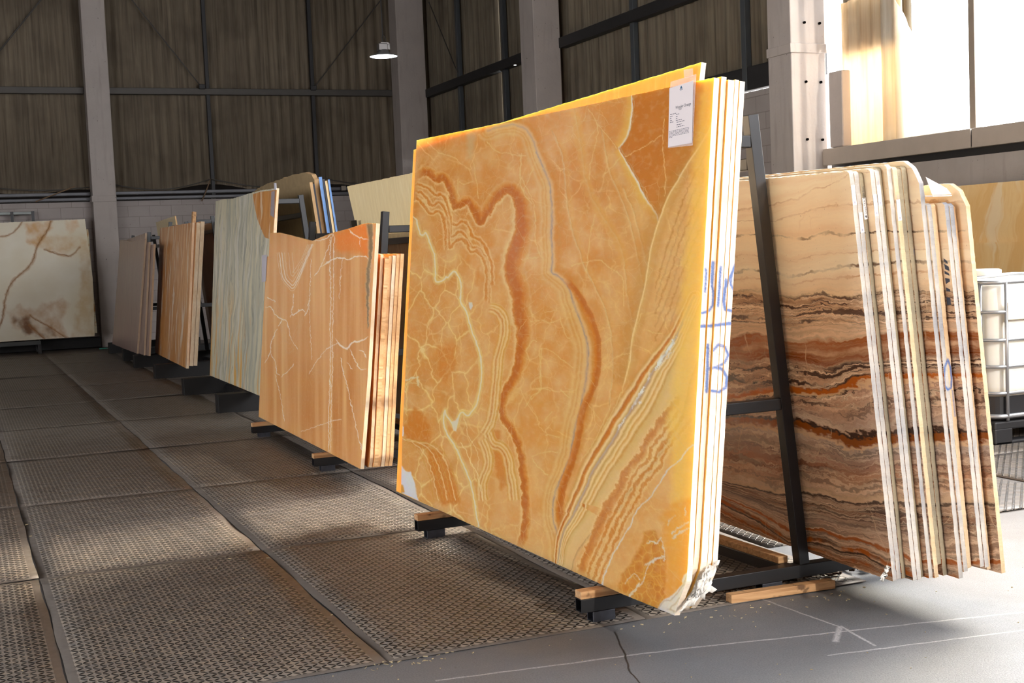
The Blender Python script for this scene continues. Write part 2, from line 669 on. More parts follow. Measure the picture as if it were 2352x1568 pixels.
ZD = 2.70      # top of the block dado on the back wall
CX = 2.66      # centre of the back wall's column
def sag(a):
    """the lower edge of the old cladding hangs in shallow curves between its fixings"""
    ph = (a-.1) % 2.3/2.3
    return 2.96-.12*math.sin(math.pi*ph)**2 + .03*math.sin(a*1.7)

mb = MB()
mb.span(XL, XR+.3, YB, YB+.2, 0, ZD)
struct(mb.build('wall_back', M['block']))
struct(corrugated('wall_back_cladding', 0, YB+.12, XL, XR+.15, ZD, ZR, M['clad'], bottom=sag))
mb = MB(); mb.span(XL, XR+.3, YB+.3, YB+.34, 2.5, 3.2)
struct(mb.build('trim_1', M['void']))

# rails: horizontal girts, uprights
mb = MB()
for x0, x1 in ((XL, 2.44), (2.88, 8.4)):
    mb.span(x0, x1, YB-.06, YB+.06, 4.68, 4.80)
struct(mb.build('trim_2', M['girt'], bevel=.008))
mb = MB()
for x0, x1 in ((XL, 2.44), (2.88, 8.4)):
    mb.span(x0, x1, YB-.05, YB+.07, 2.815, 2.875)
    mb.span(x0, x1, YB-.09, YB+.03, 2.72, 2.775)
struct(mb.build('trim_3', plain('rail_pipe', S(96, 96, 100), .5, .4), bevel=.01))
mb = MB()
for xx in (-1.4, .6, 4.72, 6.78):
    mb.span(xx-.035, xx+.035, YB+.0, YB+.10, ZD, ZR)
struct(mb.build('trim_4', M['girt_dark'], bevel=.006))

# columns
def column(name, x0, x1, y0, y1, z1=ZR, collar=None, holes=()):
    mb = MB()
    mb.span(x0, x1, y0, y1, 0, z1)
    o = mb.build(name, M['column'], bevel=.012)
    struct(o)
    if collar:
        m2 = MB(); m2.span(x0-.02, x1+.0, y0-.02, y1, collar[0], collar[1])
        m2.build('collar', M['column'], o, bevel=.006)
    for hx, hz in holes:
        m2 = MB()
        m2.lathe([(0, 0), (.014, 0), (.014, .02)], n=12)
        h = m2.build('bolt_hole', M['void'], o)
        h.rotation_euler = (R(90), 0, 0)
        h.location = (hx, y0-.002, hz)
    return o


column('column', CX-.21, CX+.21, YB-.32, YB+.05, collar=(ZD-.02, ZD+.09))
column('column', 8.40, 8.98, YB-.5, YB-.05)
column('column', 8.53, 8.98, 18.72, 19.25)
c3 = column('column', 8.53, 8.985, 12.0, 12.44, collar=(3.50, 3.60),
            holes=[(on_y(px_, py_, 12.0).x, on_y(px_, py_, 12.0).z) for px_, py_ in
                   ((1846, 52), (1881, 54), (1850, 188), (1884, 189), (1853, 320), (1888, 321))])

# right wall
mb = MB()
mb.span(XR, XR+.2, 12.2, YB, 0, 3.27)
struct(mb.build('wall_right', M['block']))
mb = MB()
mb.span(XR, XR+.2, 3.2, 12.2, 0, 2.20)
struct(mb.build('wall_right', M['plaster']))
struct(corrugated('wall_right_cladding', 1, XR+.12, 12.2, YB+.1, 3.3, ZR, M['clad_right'], pitch=.25, amp=.03, gaps=((21.47, 21.50),)))
struct(corrugated('wall_right_cladding', 1, XR+.12, 10.3, 12.2, 4.15, ZR, M['clad_right'], pitch=.25, amp=.03))
mb = MB()
mb.span(XR+.02, XR+.16, 12.2, 18.7, 3.30, 3.58)
mb.span(XR+.02, XR+.16, 19.2, 25.0, 3.30, 3.58)
struct(mb.build('trim_5', M['girt_dark'], bevel=.01))
mb = MB()
for y0, y1 in ((12.44, 18.72), (19.25, 25.0)):
    mb.span(XR-.05, XR+.09, y0, y1, 4.60, 4.76)
struct(mb.build('trim_6', M['girt_dark'], bevel=.008))
mb = MB()
for yy in (13.65, 16.45, 21.1, 23.3):
    mb.span(XR+.01, XR+.09, yy-.05, yy+.05, 3.3, ZR)
struct(mb.build('trim_7', plain('upright_steel', S(78, 82, 86), .5, .3), bevel=.006))

# the broken sheets beside the big opening
struct(corrugated('window_1', 1, XR+.10, 10.86, 11.86, 2.46, 4.02, M['sheet_beige'], pitch=.2, amp=.022))
struct(corrugated('window_1', 1, XR+.19, 10.84, 11.95, 3.44, 4.12, M['clad_right'], pitch=.2, amp=.022))  # unseen opaque sheet added outside to darken the upper translucent sheet
def torn(a):
    return float(np.interp(a, [10.05, 10.12, 10.22, 10.30, 10.42, 10.50, 10.60, 10.70, 10.78, 10.86, 11.0],
                           [2.46, 2.58, 2.66, 2.86, 2.98, 3.26, 3.34, 3.56, 3.62, 3.80, 4.0]))
struct(corrugated('window_1', 1, XR+.07, 10.05, 11.2, 2.46, 4.0, M['sheet_cream'], pitch=.2, amp=.022, top=torn))
mb = MB()
mb.span(XR-.04, XR+.08, 11.70, 11.93, 2.46, 3.28)
struct(mb.build('trim_8', M['column'], bevel=.015))
mb = MB()
mb.span(XR-.02, XR+.05, 9.72, 9.80, 2.44, 6.6)
struct(mb.build('window_1', plain('mullion', S(150, 136, 122), .6, .1), bevel=.004))
# sill beam: a folded channel in two lengths
def sill(y0, y1):
    mb = MB()
    sec = [(-.10, .18), (.10, .18), (.10, .165), (-.085, .165), (-.085, .012), (-.02, .012), (-.02, 0), (-.10, 0)]
    mb.prism([(XR+a, 0, 2.27+b) for a, b in sec], (0, y0, 0), (0, y1, 0))
    return mb.build('trim_9', M['beam'], bevel=.003)
struct(sill(9.71, 11.98)); struct(sill(3.2, 9.69))
mb = MB(); mb.span(XR+.03, XR+.19, 3.2, 12.0, 2.2, 2.44)
struct(mb.build('trim_10', M['girt_dark']))

# roof, left wall, front wall behind the camera
mb = MB(); mb.span(XL-.2, XR+.4, YF-.2, YB+.4, ZR, ZR+.1)
struct(mb.build('ceiling', M['roof']))
def wall_with_holes(name, axis, c, t_, a0, a1, holes, mat):
    mb = MB()
    def sp(p, q, z0, z1):
        if q-p < 1e-4 or z1-z0 < 1e-4: return
        if axis == 0: mb.span(p, q, min(c, c+t_), max(c, c+t_), z0, z1)
        else: mb.span(min(c, c+t_), max(c, c+t_), p, q, z0, z1)
    cur = a0
    for h0, h1, z0, z1 in sorted(holes):
        sp(cur, h0, 0, ZR); sp(h0, h1, 0, z0); sp(h0, h1, z1, ZR); cur = h1
    sp(cur, a1, 0, ZR)
    return struct(mb.build(name, mat))
wall_with_holes('wall_left', 1, XL, -.2, YF, YB, LEFT_OPEN, M['block'])
wall_with_holes('wall_front', 0, YF, -.2, XL, XR, [FRONT_SUN_OPEN, FRONT_SUN_GAP], M['block'])
mb = MB(); mb.span(XR, XR+.2, YF, 3.2, 0, ADDED_SIDE_BAY[2]); mb.span(XR, XR+.2, 3.2, 10.3, SIDE_OPEN[3], ZR)
mb.span(XR+.02, XR+.2, 10.3, 12.2, 6.2, ZR)
struct(mb.build('wall_right', M['block']))

# sag rods, stays, hanging wires and a cable conduit, each a thing of its own
def rod(name, a, b, r, label, cat, mat, group=None, sagz=0.0):
    pts = [Vector(a).lerp(Vector(b), k/10)-Vector((0, 0, sagz*math.sin(math.pi*k/10))) for k in range(11)]
    o = MB().tube(pts, r, 6).build(name, mat, smooth=True)
    return tag(o, label, cat, group)


yb = YB-.02
rod('stay_rod', on_y(465, 203, yb), on_y(255, -60, yb), .012, 'thin brown stay rod slanting up left from the girt, right of the left column', 'rod', M['girt'])
rod('stay_rod', on_y(716, 208, yb), on_y(905, -40, yb), .012, 'thin brown stay rod slanting up right across the back wall, beside the lamp', 'rod', M['girt'])
rod('stay_rod', on_y(-20, 140, yb), on_y(130, -45, yb), .016, 'thin stay rod in the top left corner, left of the white column', 'rod', M['girt'])
rod('stay_rod', on_x(1050, 165, XR-.03), on_x(985, 5, XR-.03), .012, 'faint stay rod on the right wall, just right of the corner column', 'rod', M['girt'])
for px_, py_, lab in ((464, 199, 'small dark bracket on the girt where the left stay rod ends'), (720, 202, 'small dark bracket on the girt below the stay rod near the lamp')):
    p = on_y(px_, py_, YB-.09)
    o = MB().box((0, 0, 0), (.12, .06, .09)).build('rod_bracket', M['girt_dark'], bevel=.01)
    o.location = p
    tag(o, lab, 'bracket')
rod('hanging_wire', on_y(483, 412, YB-.12), on_y(463, 462, YB-.12), .012, 'short loose strap hanging below the cladding behind the green slab', 'wire', plain('strap', S(110, 88, 66), .8), sagz=.02)
rod('hanging_wire', on_y(82, 463, YB-.12), on_y(172, 428, YB-.12), .012, 'loose brown strap slanting across the rails left of the white column', 'wire', plain('strap_b', S(120, 96, 72), .8))
rod('hanging_wire', on_y(-10, 432, YB-.03), on_y(205, 430, YB-.03), .012, 'sagging cable under the cladding, left of the white column', 'cable', M['girt'], sagz=.05)
rod('hanging_wire', on_y(262, 424, YB-.03), on_y(482, 412, YB-.03), .012, 'sagging cable under the cladding, right of the white column', 'cable', M['girt'], sagz=.14)
rod('hanging_wire', on_y(485, 411, YB-.03), on_y(730, 425, YB-.03), .012, 'sagging cable under the cladding, above the green slab', 'cable', M['girt'], sagz=.1)
rod('hanging_wire', on_y(735, 408, YB-.03), on_y(905, 425, YB-.03), .012, 'cable dipping behind the pale cream slab at the back wall', 'cable', M['girt'], sagz=.05)
o = MB().box((0, 0, 0), (.09, .05, .09)).build('junction_box', plain('junction_box', S(150, 140, 128), .6), bevel=.006)
o.location = on_y(789, 432, YB-.13)
tag(o, 'small pale junction box on the dark rail left of the cream slab', 'junction box')

# ================================================================== pendant lamp
p = on_y(881, 130, 19.0)
lamp = empty('pendant_lamp', p)
tag(lamp, 'bright round industrial pendant lamp hanging on a cable from the roof', 'lamp')
MB().lathe([(.05, .10), (.07, .10), (.10, .05), (.205, .012), (.21, 0), (.205, 0)], n=40).build('lamp_shade', plain('spun_aluminium', S(205, 205, 208), .3, .9), lamp, smooth=True)
t = NT('lamp_and_daylight_glow'); t.fin((1, 1, 1), .5)
t.p.inputs['Emission Color'].default_value = (.93, .97, 1, 1); t.p.inputs['Emission Strength'].default_value = 9
MB().lathe([(0, .004), (.203, .004)], n=40).build('lamp_lens', t.mat, lamp, fix=False)
mb = MB().span(-.085, .055, -.06, .06, .09, .19)
mb.span(-.05, .085, -.045, .045, .17, .215); mb.span(.03, .10, -.04, .04, .10, .20)
mb.build('driver_housing', plain('cast_housing', S(120, 116, 114), .4, .6), lamp, bevel=.008)
MB().tube([(0, 0, .21), (-.01, 0, .28), (0, 0, .34), (0, 0, ZR-p.z)], .009, 6).build('cord', M['girt_dark'], lamp)
MB().tube([(0, 0, .20), (.05, 0, .24), (.03, 0, .30), (0, 0, .33)], .006, 6).build('hook', M['girt_dark'], lamp)
p2 = on_x(1183, 150, XR-.02)
sp_ = MB().lathe([(0, .0), (.02, .0), (.028, .02), (.02, .05), (0, .05)], n=16).build('daylight_spot', t.mat, smooth=True)  # glowing bead standing in for a hole that daylight shines through
sp_.location = p2
tag(sp_, 'tiny glowing bead for a daylight hole in the right wall beside the middle column', 'lamp')
# ================================================================== stone slabs: frames and meshes
class Frame:
    """plane of a leaning slab: u runs along the rack (away), v up the face, w through the thickness (to the right)"""
    def __init__(s, P, d, tilt):
        s.d = Vector((d[0], d[1], 0)).normalized()
        s.side = Vector((s.d.y, -s.d.x, 0))
        s.tilt = tilt
        s.up = Vector((0, 0, math.cos(tilt))) + s.side*math.sin(tilt)
        s.n = s.d.cross(s.up)
        s.P = Vector(P)

    def off(s, w):
        return Frame(s.P + s.side*(w/s.side.dot(s.n)), s.d, s.tilt)

    def uv(s, x, y):
        r = ray(x, y)
        q = Vector(EYE) + r*((s.P-Vector(EYE)).dot(s.n)/r.dot(s.n)) - s.P
        return (q.dot(s.d), q.dot(s.up))

    def mat(s):
        return Matrix(((s.d.x, s.up.x, s.n.x, s.P.x), (s.d.y, s.up.y, s.n.y, s.P.y), (s.d.z, s.up.z, s.n.z, s.P.z), (0, 0, 0, 1)))


def resample(pts, n):
    p = np.array(pts, float)
    L = np.r_[0, np.cumsum(np.hypot(*(p[1:]-p[:-1]).T))]
    q = np.linspace(0, L[-1], n+1)
    return np.stack([np.interp(q, L, p[:, 0]), np.interp(q, L, p[:, 1])], -1)


def vnoise(x, y, seed=0, octaves=4):
    """fractal value noise on arrays"""
    out = np.zeros_like(x, float); amp = 1.0; tot = 0
    g = np.random.default_rng(seed)
    for k in range(octaves):
        tab = g.random((64, 64))
        xi, yi = np.floor(x).astype(int), np.floor(y).astype(int)
        fx, fy = x-xi, y-yi
        fx, fy = fx*fx*(3-2*fx), fy*fy*(3-2*fy)
        a = tab[yi % 64, xi % 64]; b = tab[yi % 64, (xi+1) % 64]
        c = tab[(yi+1) % 64, xi % 64]; d = tab[(yi+1) % 64, (xi+1) % 64]
        out += amp*((a*(1-fx)+b*fx)*(1-fy)+(c*(1-fx)+d*fx)*fy)
        tot += amp; amp *= .5; x = x*2.03+7.1; y = y*2.03+3.7
    return out/tot-.5


def coons(near, far, top, bot, nu, nv):
    N, F = resample(near, nv), resample(far, nv)
    T, B = resample(top, nu), resample(bot, nu)
    i = np.linspace(0, 1, nu+1)[None, :, None]
    j = np.linspace(0, 1, nv+1)[:, None, None]
    return ((1-i)*N[:, None]+i*F[:, None]+(1-j)*B[None]+j*T[None]
            - ((1-i)*(1-j)*B[0]+i*(1-j)*B[-1]+(1-i)*j*T[0]+i*j*T[-1]))


def slab(name, fr, near, far, top, bot, t, nu, nv, mats, label, group=None, wob=.002, seed=0, nt=1, attrs=None, edge_fn=None, bulge=0.0):
    """one stone slab. near, far: outline curves bottom->top; top, bot: near->far, all (u, v) on the frame.
    mats: (face, edge, back). attrs: dict name -> array (nv+1, nu+1[,3]) on the front grid"""
    G = coons(near, far, top, bot, nu, nv)
    if wob:
        ii = np.arange(nu+1)*17.0/nu*3
        jj = np.arange(nv+1)*11.0/nv*3
        G[-1, :, 1] += wob*2*vnoise(ii*3, ii*0+seed, seed+1)
        G[0, :, 1] += wob*2*np.abs(vnoise(ii*3, ii*0+seed, seed+2))
        G[:, 0, 0] += wob*1.2*vnoise(jj*3, jj*0+seed, seed+3)
    ny, nx = nv+1, nu+1
    Z = np.zeros((ny, nx))
    V = np.concatenate([G, Z[..., None]], -1).reshape(-1, 3)
    idx = np.arange(ny*nx).reshape(ny, nx)
    q = np.stack([idx[:-1, :-1], idx[1:, :-1], idx[1:, 1:], idx[:-1, 1:]], -1).reshape(-1, 4)   # faces -w
    loop = np.r_[idx[0, :], idx[1:, -1], idx[-1, -2::-1], idx[-2:0:-1, 0]]
    nl = len(loop)
    rings = [loop]
    extra = []
    base = len(V)
    for k in range(1, nt+1):
        L = V[loop].copy()
        L[:, 2] = t*k/nt
        extra.append(L)
        rings.append(np.arange(base, base+nl)); base += nl
    V = np.concatenate([V]+extra)
    E = []
    for k in range(nt):
        a, b = rings[k], rings[k+1]
        E.append(np.stack([a, np.roll(a, -1), np.roll(b, -1), b], -1))
    E = np.concatenate(E)
    faces = [list(map(int, f)) for f in q]+[list(map(int, f)) for f in E]+[[int(i) for i in rings[-1]]]
    mi = [0]*len(q)+[1]*len(E)+[2]
    me = bpy.data.meshes.new(name)
    me.from_pydata(V.tolist(), [], faces)
    for mt in mats: me.materials.append(mt)
    me.polygons.foreach_set('material_index', mi)
    nvt = len(V)
    src = np.arange(nvt)
    for k in range(1, nt+1): src[rings[k]] = loop
    for an, arr in (attrs(G) if callable(attrs) else (attrs or {})).items():
        if arr.ndim == 3:
            a = me.attributes.new(an, 'FLOAT_COLOR', 'POINT')
            full = np.ones((nvt, 4), np.float32); full[:, :3] = arr.reshape(-1, 3)[src % (ny*nx)] if False else arr.reshape(-1, 3)[src]
            a.data.foreach_set('color', full.ravel())
        else:
            a = me.attributes.new(an, 'FLOAT', 'POINT')
            a.data.foreach_set('value', arr.reshape(-1)[src].astype(np.float32))
    if edge_fn is not None:
        Mx = np.array(fr.mat())
        Pw = V @ Mx[:3, :3].T + Mx[:3, 3]
        val = edge_fn(project(Pw))
        for an, arr in val.items():
            a = me.attributes.new(an, 'FLOAT', 'POINT')
            a.data.foreach_set('value', arr.astype(np.float32))
    me.update()
    o = bpy.data.objects.new(name, me)
    COL.objects.link(o)
    o.matrix_world = fr.mat()
    return tag(o, label, 'stone slab', group)


def rect(u0, u1, v0, v1):
    return dict(near=[(u0, v0), (u0, v1)], far=[(u1, v0), (u1, v1)], top=[(u0, v1), (u1, v1)], bot=[(u0, v0), (u1, v0)])


# ------------------------------------------------------------------ pattern painting: traced veins on a slab's face
def chaikin(pts, n=2):
    p = np.array(pts, float)
    for _ in range(n):
        if len(p) < 3: break
        q = np.empty((2*len(p)-2, 2))
        q[0::2] = p[:-1]*.75+p[1:]*.25
        q[1::2] = p[:-1]*.25+p[1:]*.75
        p = np.concatenate([p[:1], q[1:-1], p[-1:]])
    return p


class Paint:
    def __init__(s, fr, G, base):
        Mx = np.array(fr.mat())
        P = G[..., 0:1]*Mx[:3, 0]+G[..., 1:2]*Mx[:3, 1]+Mx[:3, 3]
        s.sh = G.shape[:2]
        px = project(P.reshape(-1, 3)).reshape(*s.sh, 2)
        s.x, s.y = px[..., 0], px[..., 1]
        s.c = np.empty((*s.sh, 3)); s.c[:] = base
        s.k = 0

    def noise(s, sx, sy, seed, o=4):
        return vnoise(s.x/sx+100, s.y/sy+100, seed, o)

    def dist(s, pts, reach, smooth=True):
        """signed distance (right of the direction of travel = +) and progress along a traced line"""
        D = np.full(s.sh, 1e6); SG = np.ones(s.sh); T = np.zeros(s.sh)
        pts = [np.array(p, float) for p in (chaikin(pts) if smooth else pts)]
        L = [0.0]
        for a, b in zip(pts[:-1], pts[1:]): L.append(L[-1]+np.hypot(*(b-a)))
        for i, (a, b) in enumerate(zip(pts[:-1], pts[1:])):
            x0, x1 = min(a[0], b[0])-reach, max(a[0], b[0])+reach
            y0, y1 = min(a[1], b[1])-reach, max(a[1], b[1])+reach
            mk = (s.x > x0) & (s.x < x1) & (s.y > y0) & (s.y < y1)
            if not mk.any(): continue
            X, Y = s.x[mk], s.y[mk]
            d = b-a; l2 = max(d@d, 1e-9)
            t = np.clip(((X-a[0])*d[0]+(Y-a[1])*d[1])/l2, 0, 1)
            ex, ey = X-(a[0]+t*d[0]), Y-(a[1]+t*d[1])
            dd = np.hypot(ex, ey)
            sg = np.sign((X-a[0])*-d[1]+(Y-a[1])*d[0])
            better = dd < D[mk]-1e-9
            q = D[mk]; q[better] = dd[better]; D[mk] = q
            q = SG[mk]; q[better] = sg[better]; SG[mk] = q
            q = T[mk]; q[better] = (L[i]+t*np.sqrt(l2))[better]/L[-1]; T[mk] = q
        return D*np.where(SG == 0, 1, SG), T

    def put(s, a, col):
        a = np.clip(a, 0, 1)[..., None]
        s.c = s.c*(1-a)+np.array(col)*a

    def line(s, pts, w, col, a=1.0, wob=2.0, soft=1.2, seed=None, taper=False, breakup=0.0, ns=9):
        s.k += 1
        seed = seed or s.k*13
        d, t = s.dist(pts, w+wob*3+soft*3+4)
        d = d+wob*2*s.noise(ns, ns, seed, 3)
        ww = w*(np.minimum(1, 4*np.minimum(t, 1-t)+.25) if taper else 1)
        m = 1-np.clip((np.abs(d)-ww/2)/soft+.5, 0, 1)
        if breakup: m = m*np.clip(.5+breakup*4*s.noise(14, 14, seed+5, 3)+.5*(1-breakup), 0, 1)
        s.put(m*a, col)

    def bands(s, pts, prof, wob=4.0, seed=None, ns=16, wid=None, fade=True):
        """prof: list of (offset px, colour, alpha) interpolated across the line"""
        s.k += 1
        seed = seed or s.k*17
        reach = max(abs(prof[0][0]), abs(prof[-1][0]))*1.5+wob*3
        d, t = s.dist(pts, reach)
        d = d+wob*2*s.noise(ns, ns*1.3, seed, 4)+wob*.5*s.noise(ns/4, ns/4, seed+2, 2)
        if wid is not None: d = d/np.interp(t, np.linspace(0, 1, len(wid)), wid)
        o = [p[0] for p in prof]
        a = np.interp(d, o, [p[2] for p in prof], left=0, right=0)
        if fade: a = a*np.clip(np.minimum(t, 1-t)*40, 0, 1)
        a = np.where(np.abs(d) > 1e5, 0, a)
        c = np.stack([np.interp(d, o, [p[1][k] for p in prof]) for k in range(3)], -1)
        s.c = s.c*(1-a[..., None])+c*a[..., None]

    def poly(s, pts, soft=3.0, wob=3.0, seed=None, ns=14):
        """soft mask of a traced patch"""
        s.k += 1
        seed = seed or s.k*19
        P = np.array(pts, float)
        ins = np.zeros(s.sh, bool)
        j = len(P)-1
        for i in range(len(P)):
            (xi, yi), (xj, yj) = P[i], P[j]
            if yi != yj:
                ins ^= ((yi > s.y) != (yj > s.y)) & (s.x < (xj-xi)*(s.y-yi)/(yj-yi)+xi)
            j = i
        d, _ = s.dist(list(P)+[P[0]], soft*4+wob*3+6, False)
        d = np.minimum(np.abs(d), 60)*np.where(ins, 1, -1)+wob*2*s.noise(ns, ns, seed, 4)
        return np.clip(d/soft+.5, 0, 1), d

    def cells(s, sx, sy, seed=1, warp=6.0):
        """F2-F1 and F1 of a cell pattern in the slab's own proportions"""
        X = (s.x+warp*2*s.noise(20, 20, seed+50, 3))/sx+50
        Y = (s.y+warp*2*s.noise(20, 20, seed+51, 3))/sy+50
        g = np.random.default_rng(seed)
        jx, jy, rv = g.random((128, 128)), g.random((128, 128)), g.random((128, 128))
        xi, yi = np.floor(X).astype(int), np.floor(Y).astype(int)
        f1 = np.full(s.sh, 9.0); f2 = np.full(s.sh, 9.0); idv = np.zeros(s.sh)
        for oy in (-1, 0, 1):
            for ox in (-1, 0, 1):
                cx, cy = xi+ox, yi+oy
                d = np.hypot(cx+jx[cy % 128, cx % 128]-X, cy+jy[cy % 128, cx % 128]-Y)
                f2 = np.where(d < f1, f1, np.minimum(f2, d))
                idv = np.where(d < f1, rv[cy % 128, cx % 128], idv)
                f1 = np.minimum(f1, d)
        return f2-f1, f1, idv


def tr(sc, ox, oy, pts):
    return [(x/sc+ox, y/sc+oy) for x, y in pts]
# ================================================================== the big veined onyx slab
BASE, AMB, DAMB = S(228, 158, 88), S(206, 118, 26), S(182, 92, 12)
CRM, YEL, GRY, BEI, WHT = S(252, 216, 158), S(220, 148, 56), S(186, 164, 150), S(224, 176, 110), S(240, 232, 218)
tA = lambda p: tr(2.614, 900, 250, p)
tB = lambda p: tr(2.4125, 900, 800, p)
tC = lambda p: tr(3.92, 920, 300, p)
tD = lambda p: tr(3.483, 920, 700, p)
tE = lambda p: tr(3.136, 1200, 700, p)
tF = lambda p: tr(3.733, 1200, 1000, p)


def paint_onyx(fr, G):
    p = Paint(fr, G, BASE)
    n1, n2, n3 = p.noise(90, 140, 3, 5), p.noise(28, 40, 4, 5), p.noise(220, 260, 5, 3)
    p.put((900-p.y+.12*p.x)/500+.6*n3, S(208, 134, 62))  # darker towards the top, painting in the weaker light up there
    p.put(.35+1.6*n1, S(218, 142, 66))
    p.put(.2+1.3*n2, S(238, 184, 124))
    p.put((p.x-1350)/700+n3, S(236, 186, 122))
    # --- warm cells in the left and lower left
    e, f1, idv = p.cells(42, 78, 5, 8)
    reg = np.clip((1130-p.x+60*n3)/60, 0, 1)*np.clip((p.y-560+60*n3)/60, 0, 1)
    p.put(reg*np.clip((idv-.45)*2, 0, 1)*np.clip(.75-f1, 0, 1)*.9, S(218, 148, 72))
    p.put(reg*np.clip(.35-f1, 0, 1)*1.6*(idv > .55), S(200, 130, 56))
    p.put(reg*np.clip((.09-e)/.09, 0, 1)*.75, S(248, 196, 118))
    p.put(reg*np.clip((.03-e)/.03, 0, 1)*.6, CRM)
    # fine pale fracture net over the whole face
    for sx, sy, sd, al in ((70, 120, 21, .8), (46, 60, 22, .55), (120, 90, 23, .8), (30, 44, 24, .35)):
        e, f1, idv = p.cells(sx, sy, sd, 10)
        fad = np.clip(.35+2.2*p.noise(110, 110, sd+3, 3), 0, 1)
        p.put(np.clip((.036-e)/.03, 0, 1)*al*fad, S(244, 190, 122))
    # --- lower left amber growths
    for pts, al in ((tD([(110, 830), (190, 850), (235, 980), (225, 1150), (150, 1150), (60, 1080), (20, 1000), (50, 900)]), .8),
                    (tD([(220, 1150), (330, 1170), (385, 1290), (440, 1400), (470, 1600), (330, 1600), (270, 1430), (230, 1290)]), .8),
                    (tD([(720, 980), (790, 1010), (800, 1130), (850, 1220), (880, 1400), (800, 1480), (760, 1300), (740, 1120)]), .7),
                    (tD([(290, 330), (440, 330), (440, 500), (360, 620), (300, 560)]), .6),
                    (tC([(700, 1220), (720, 1300), (700, 1400), (670, 1380)]), .6)):
        m, d = p.poly(pts, 8, 6)
        p.put(m*al, AMB)
    for k in range(7):
        dx = k*34
        p.line(tD([(-10+dx*.6, 1060+dx*.15), (90+dx, 1110), (180+dx, 1220), (230+dx, 1380), (270+dx, 1560)]), 2.4, CRM if k % 2 else S(214, 150, 62), .6, 3, 1.5)
    # --- the great folded amber band
    M1 = tC([(120, 425), (190, 395), (240, 365), (290, 420), (330, 450), (380, 415), (430, 490), (460, 570), (480, 690), (530, 680), (600, 630),
             (650, 690), (700, 780), (722, 840), (780, 740), (850, 620), (920, 545), (985, 520), (1050, 590), (1085, 740), (1085, 900), (1050, 1040),
             (1000, 1140), (985, 1280), (1040, 1390), (1060, 1480), (1050, 1560)])
    M1 += tD([(950, 90), (975, 190), (955, 330), (940, 470), (895, 600), (830, 700), (800, 800), (815, 900), (865, 980), (920, 1060), (955, 1160), (970, 1300), (988, 1450), (990, 1560)])
    M1 += [(1206, 1190), (1203, 1225), (1192, 1260)]
    p.bands(M1, [(-18, CRM, 0), (-14, S(224, 160, 84), .5), (-9, AMB, .75), (-3, DAMB, .85), (4, DAMB, .85), (7, AMB, .8), (9.5, CRM, .5), (16, BASE, 0)], 5.0, 31, 10,
            wid=[.8, .9, .9, 1.0, 1.5, 2.0, 1.9, 1.7, 1.2, .9, .8, .85, .9, .8])
    for b in (tC([(130, 480), (210, 500), (260, 520), (310, 590), (370, 560), (410, 640), (440, 720), (450, 860), (445, 960), (480, 950), (540, 900), (590, 960), (630, 1060), (690, 1050), (750, 1110), (790, 1200), (795, 1400), (800, 1560)]),
              tC([(130, 540), (220, 580), (280, 690), (340, 640), (390, 680), (425, 800), (432, 950), (430, 1080), (500, 985), (560, 965), (610, 1050), (640, 1095), (690, 1075), (770, 1180), (775, 1400), (770, 1540)]),
              tC([(455, 830), (510, 850), (560, 810), (620, 860), (640, 960), (700, 970), (760, 1040), (820, 1180), (825, 1400)]),
              tC([(130, 610), (200, 650), (270, 760), (330, 720), (385, 760), (408, 900), (410, 1080)])):
        p.bands(b, [(-8, CRM, 0), (-5, CRM, .45), (-2, AMB, .7), (2, AMB, .7), (4, CRM, .45), (8, CRM, 0)], 3.5, None, 8)
    # loops below the band, mid height
    for b in (tD([(700, 30), (790, 50), (830, 150), (820, 280), (785, 360), (765, 520), (755, 650), (740, 800), (715, 950), (650, 1040)]),
              tD([(690, 1020), (730, 1130), (800, 1130), (855, 1220), (870, 1350), (895, 1480), (900, 1570)]),
              tD([(640, 1080), (690, 1180), (700, 1300), (640, 1400), (650, 1570)])):
        p.bands(b, [(-17, CRM, 0), (-15, S(220, 164, 84), .7), (-12, YEL, .8), (-9, CRM, .6), (-5, YEL, .8), (-2, CRM, .6), (2, AMB, .75), (6, CRM, .55), (10, YEL, .6), (14, BASE, 0)], 2.5, None, 13)
    # --- spine: grey vein with yellow bands left, amber right
    SP = [(1120, 300), (1160, 286), (1200, 288), (1222, 312)]+[(1231, 349), (1246, 380), (1260, 414), (1265, 449), (1268, 495), (1265, 541), (1269, 579), (1267, 617), (1266, 627), (1286, 636),
          (1305, 655), (1315, 690), (1325, 720), (1340, 759), (1351, 801), (1350, 832), (1346, 870), (1333, 937), (1321, 978), (1314, 1020), (1308, 1049), (1290, 1094), (1275, 1127), (1268, 1165), (1271, 1198), (1283, 1239), (1286, 1275), (1290, 1300)]
    p.bands(SP, [(-34, AMB, 0), (-27, S(206, 138, 60), .5), (-18, S(200, 122, 34), .8), (-12, S(206, 134, 48), .75), (-6, S(226, 176, 118), .8), (0, S(190, 158, 128), .85), (4, S(226, 178, 118), .8),
                 (9, S(230, 182, 116), .6), (13, S(214, 150, 76), .6), (17, S(230, 184, 116), .6), (22, S(216, 152, 74), .5), (28, S(234, 188, 124), .5), (38, S(220, 154, 78), .35), (50, BASE, 0)],
            3.0, 41, 14, wid=[.7, .7, .8, .85, .8, .9, 1.0, 1.0, .9, .75, .7, .8], fade=False)
    p.line([(q[0]+1, q[1]) for q in SP[4:]], 2.6, S(150, 132, 126), .7, 2.5, 1.4, breakup=.8)
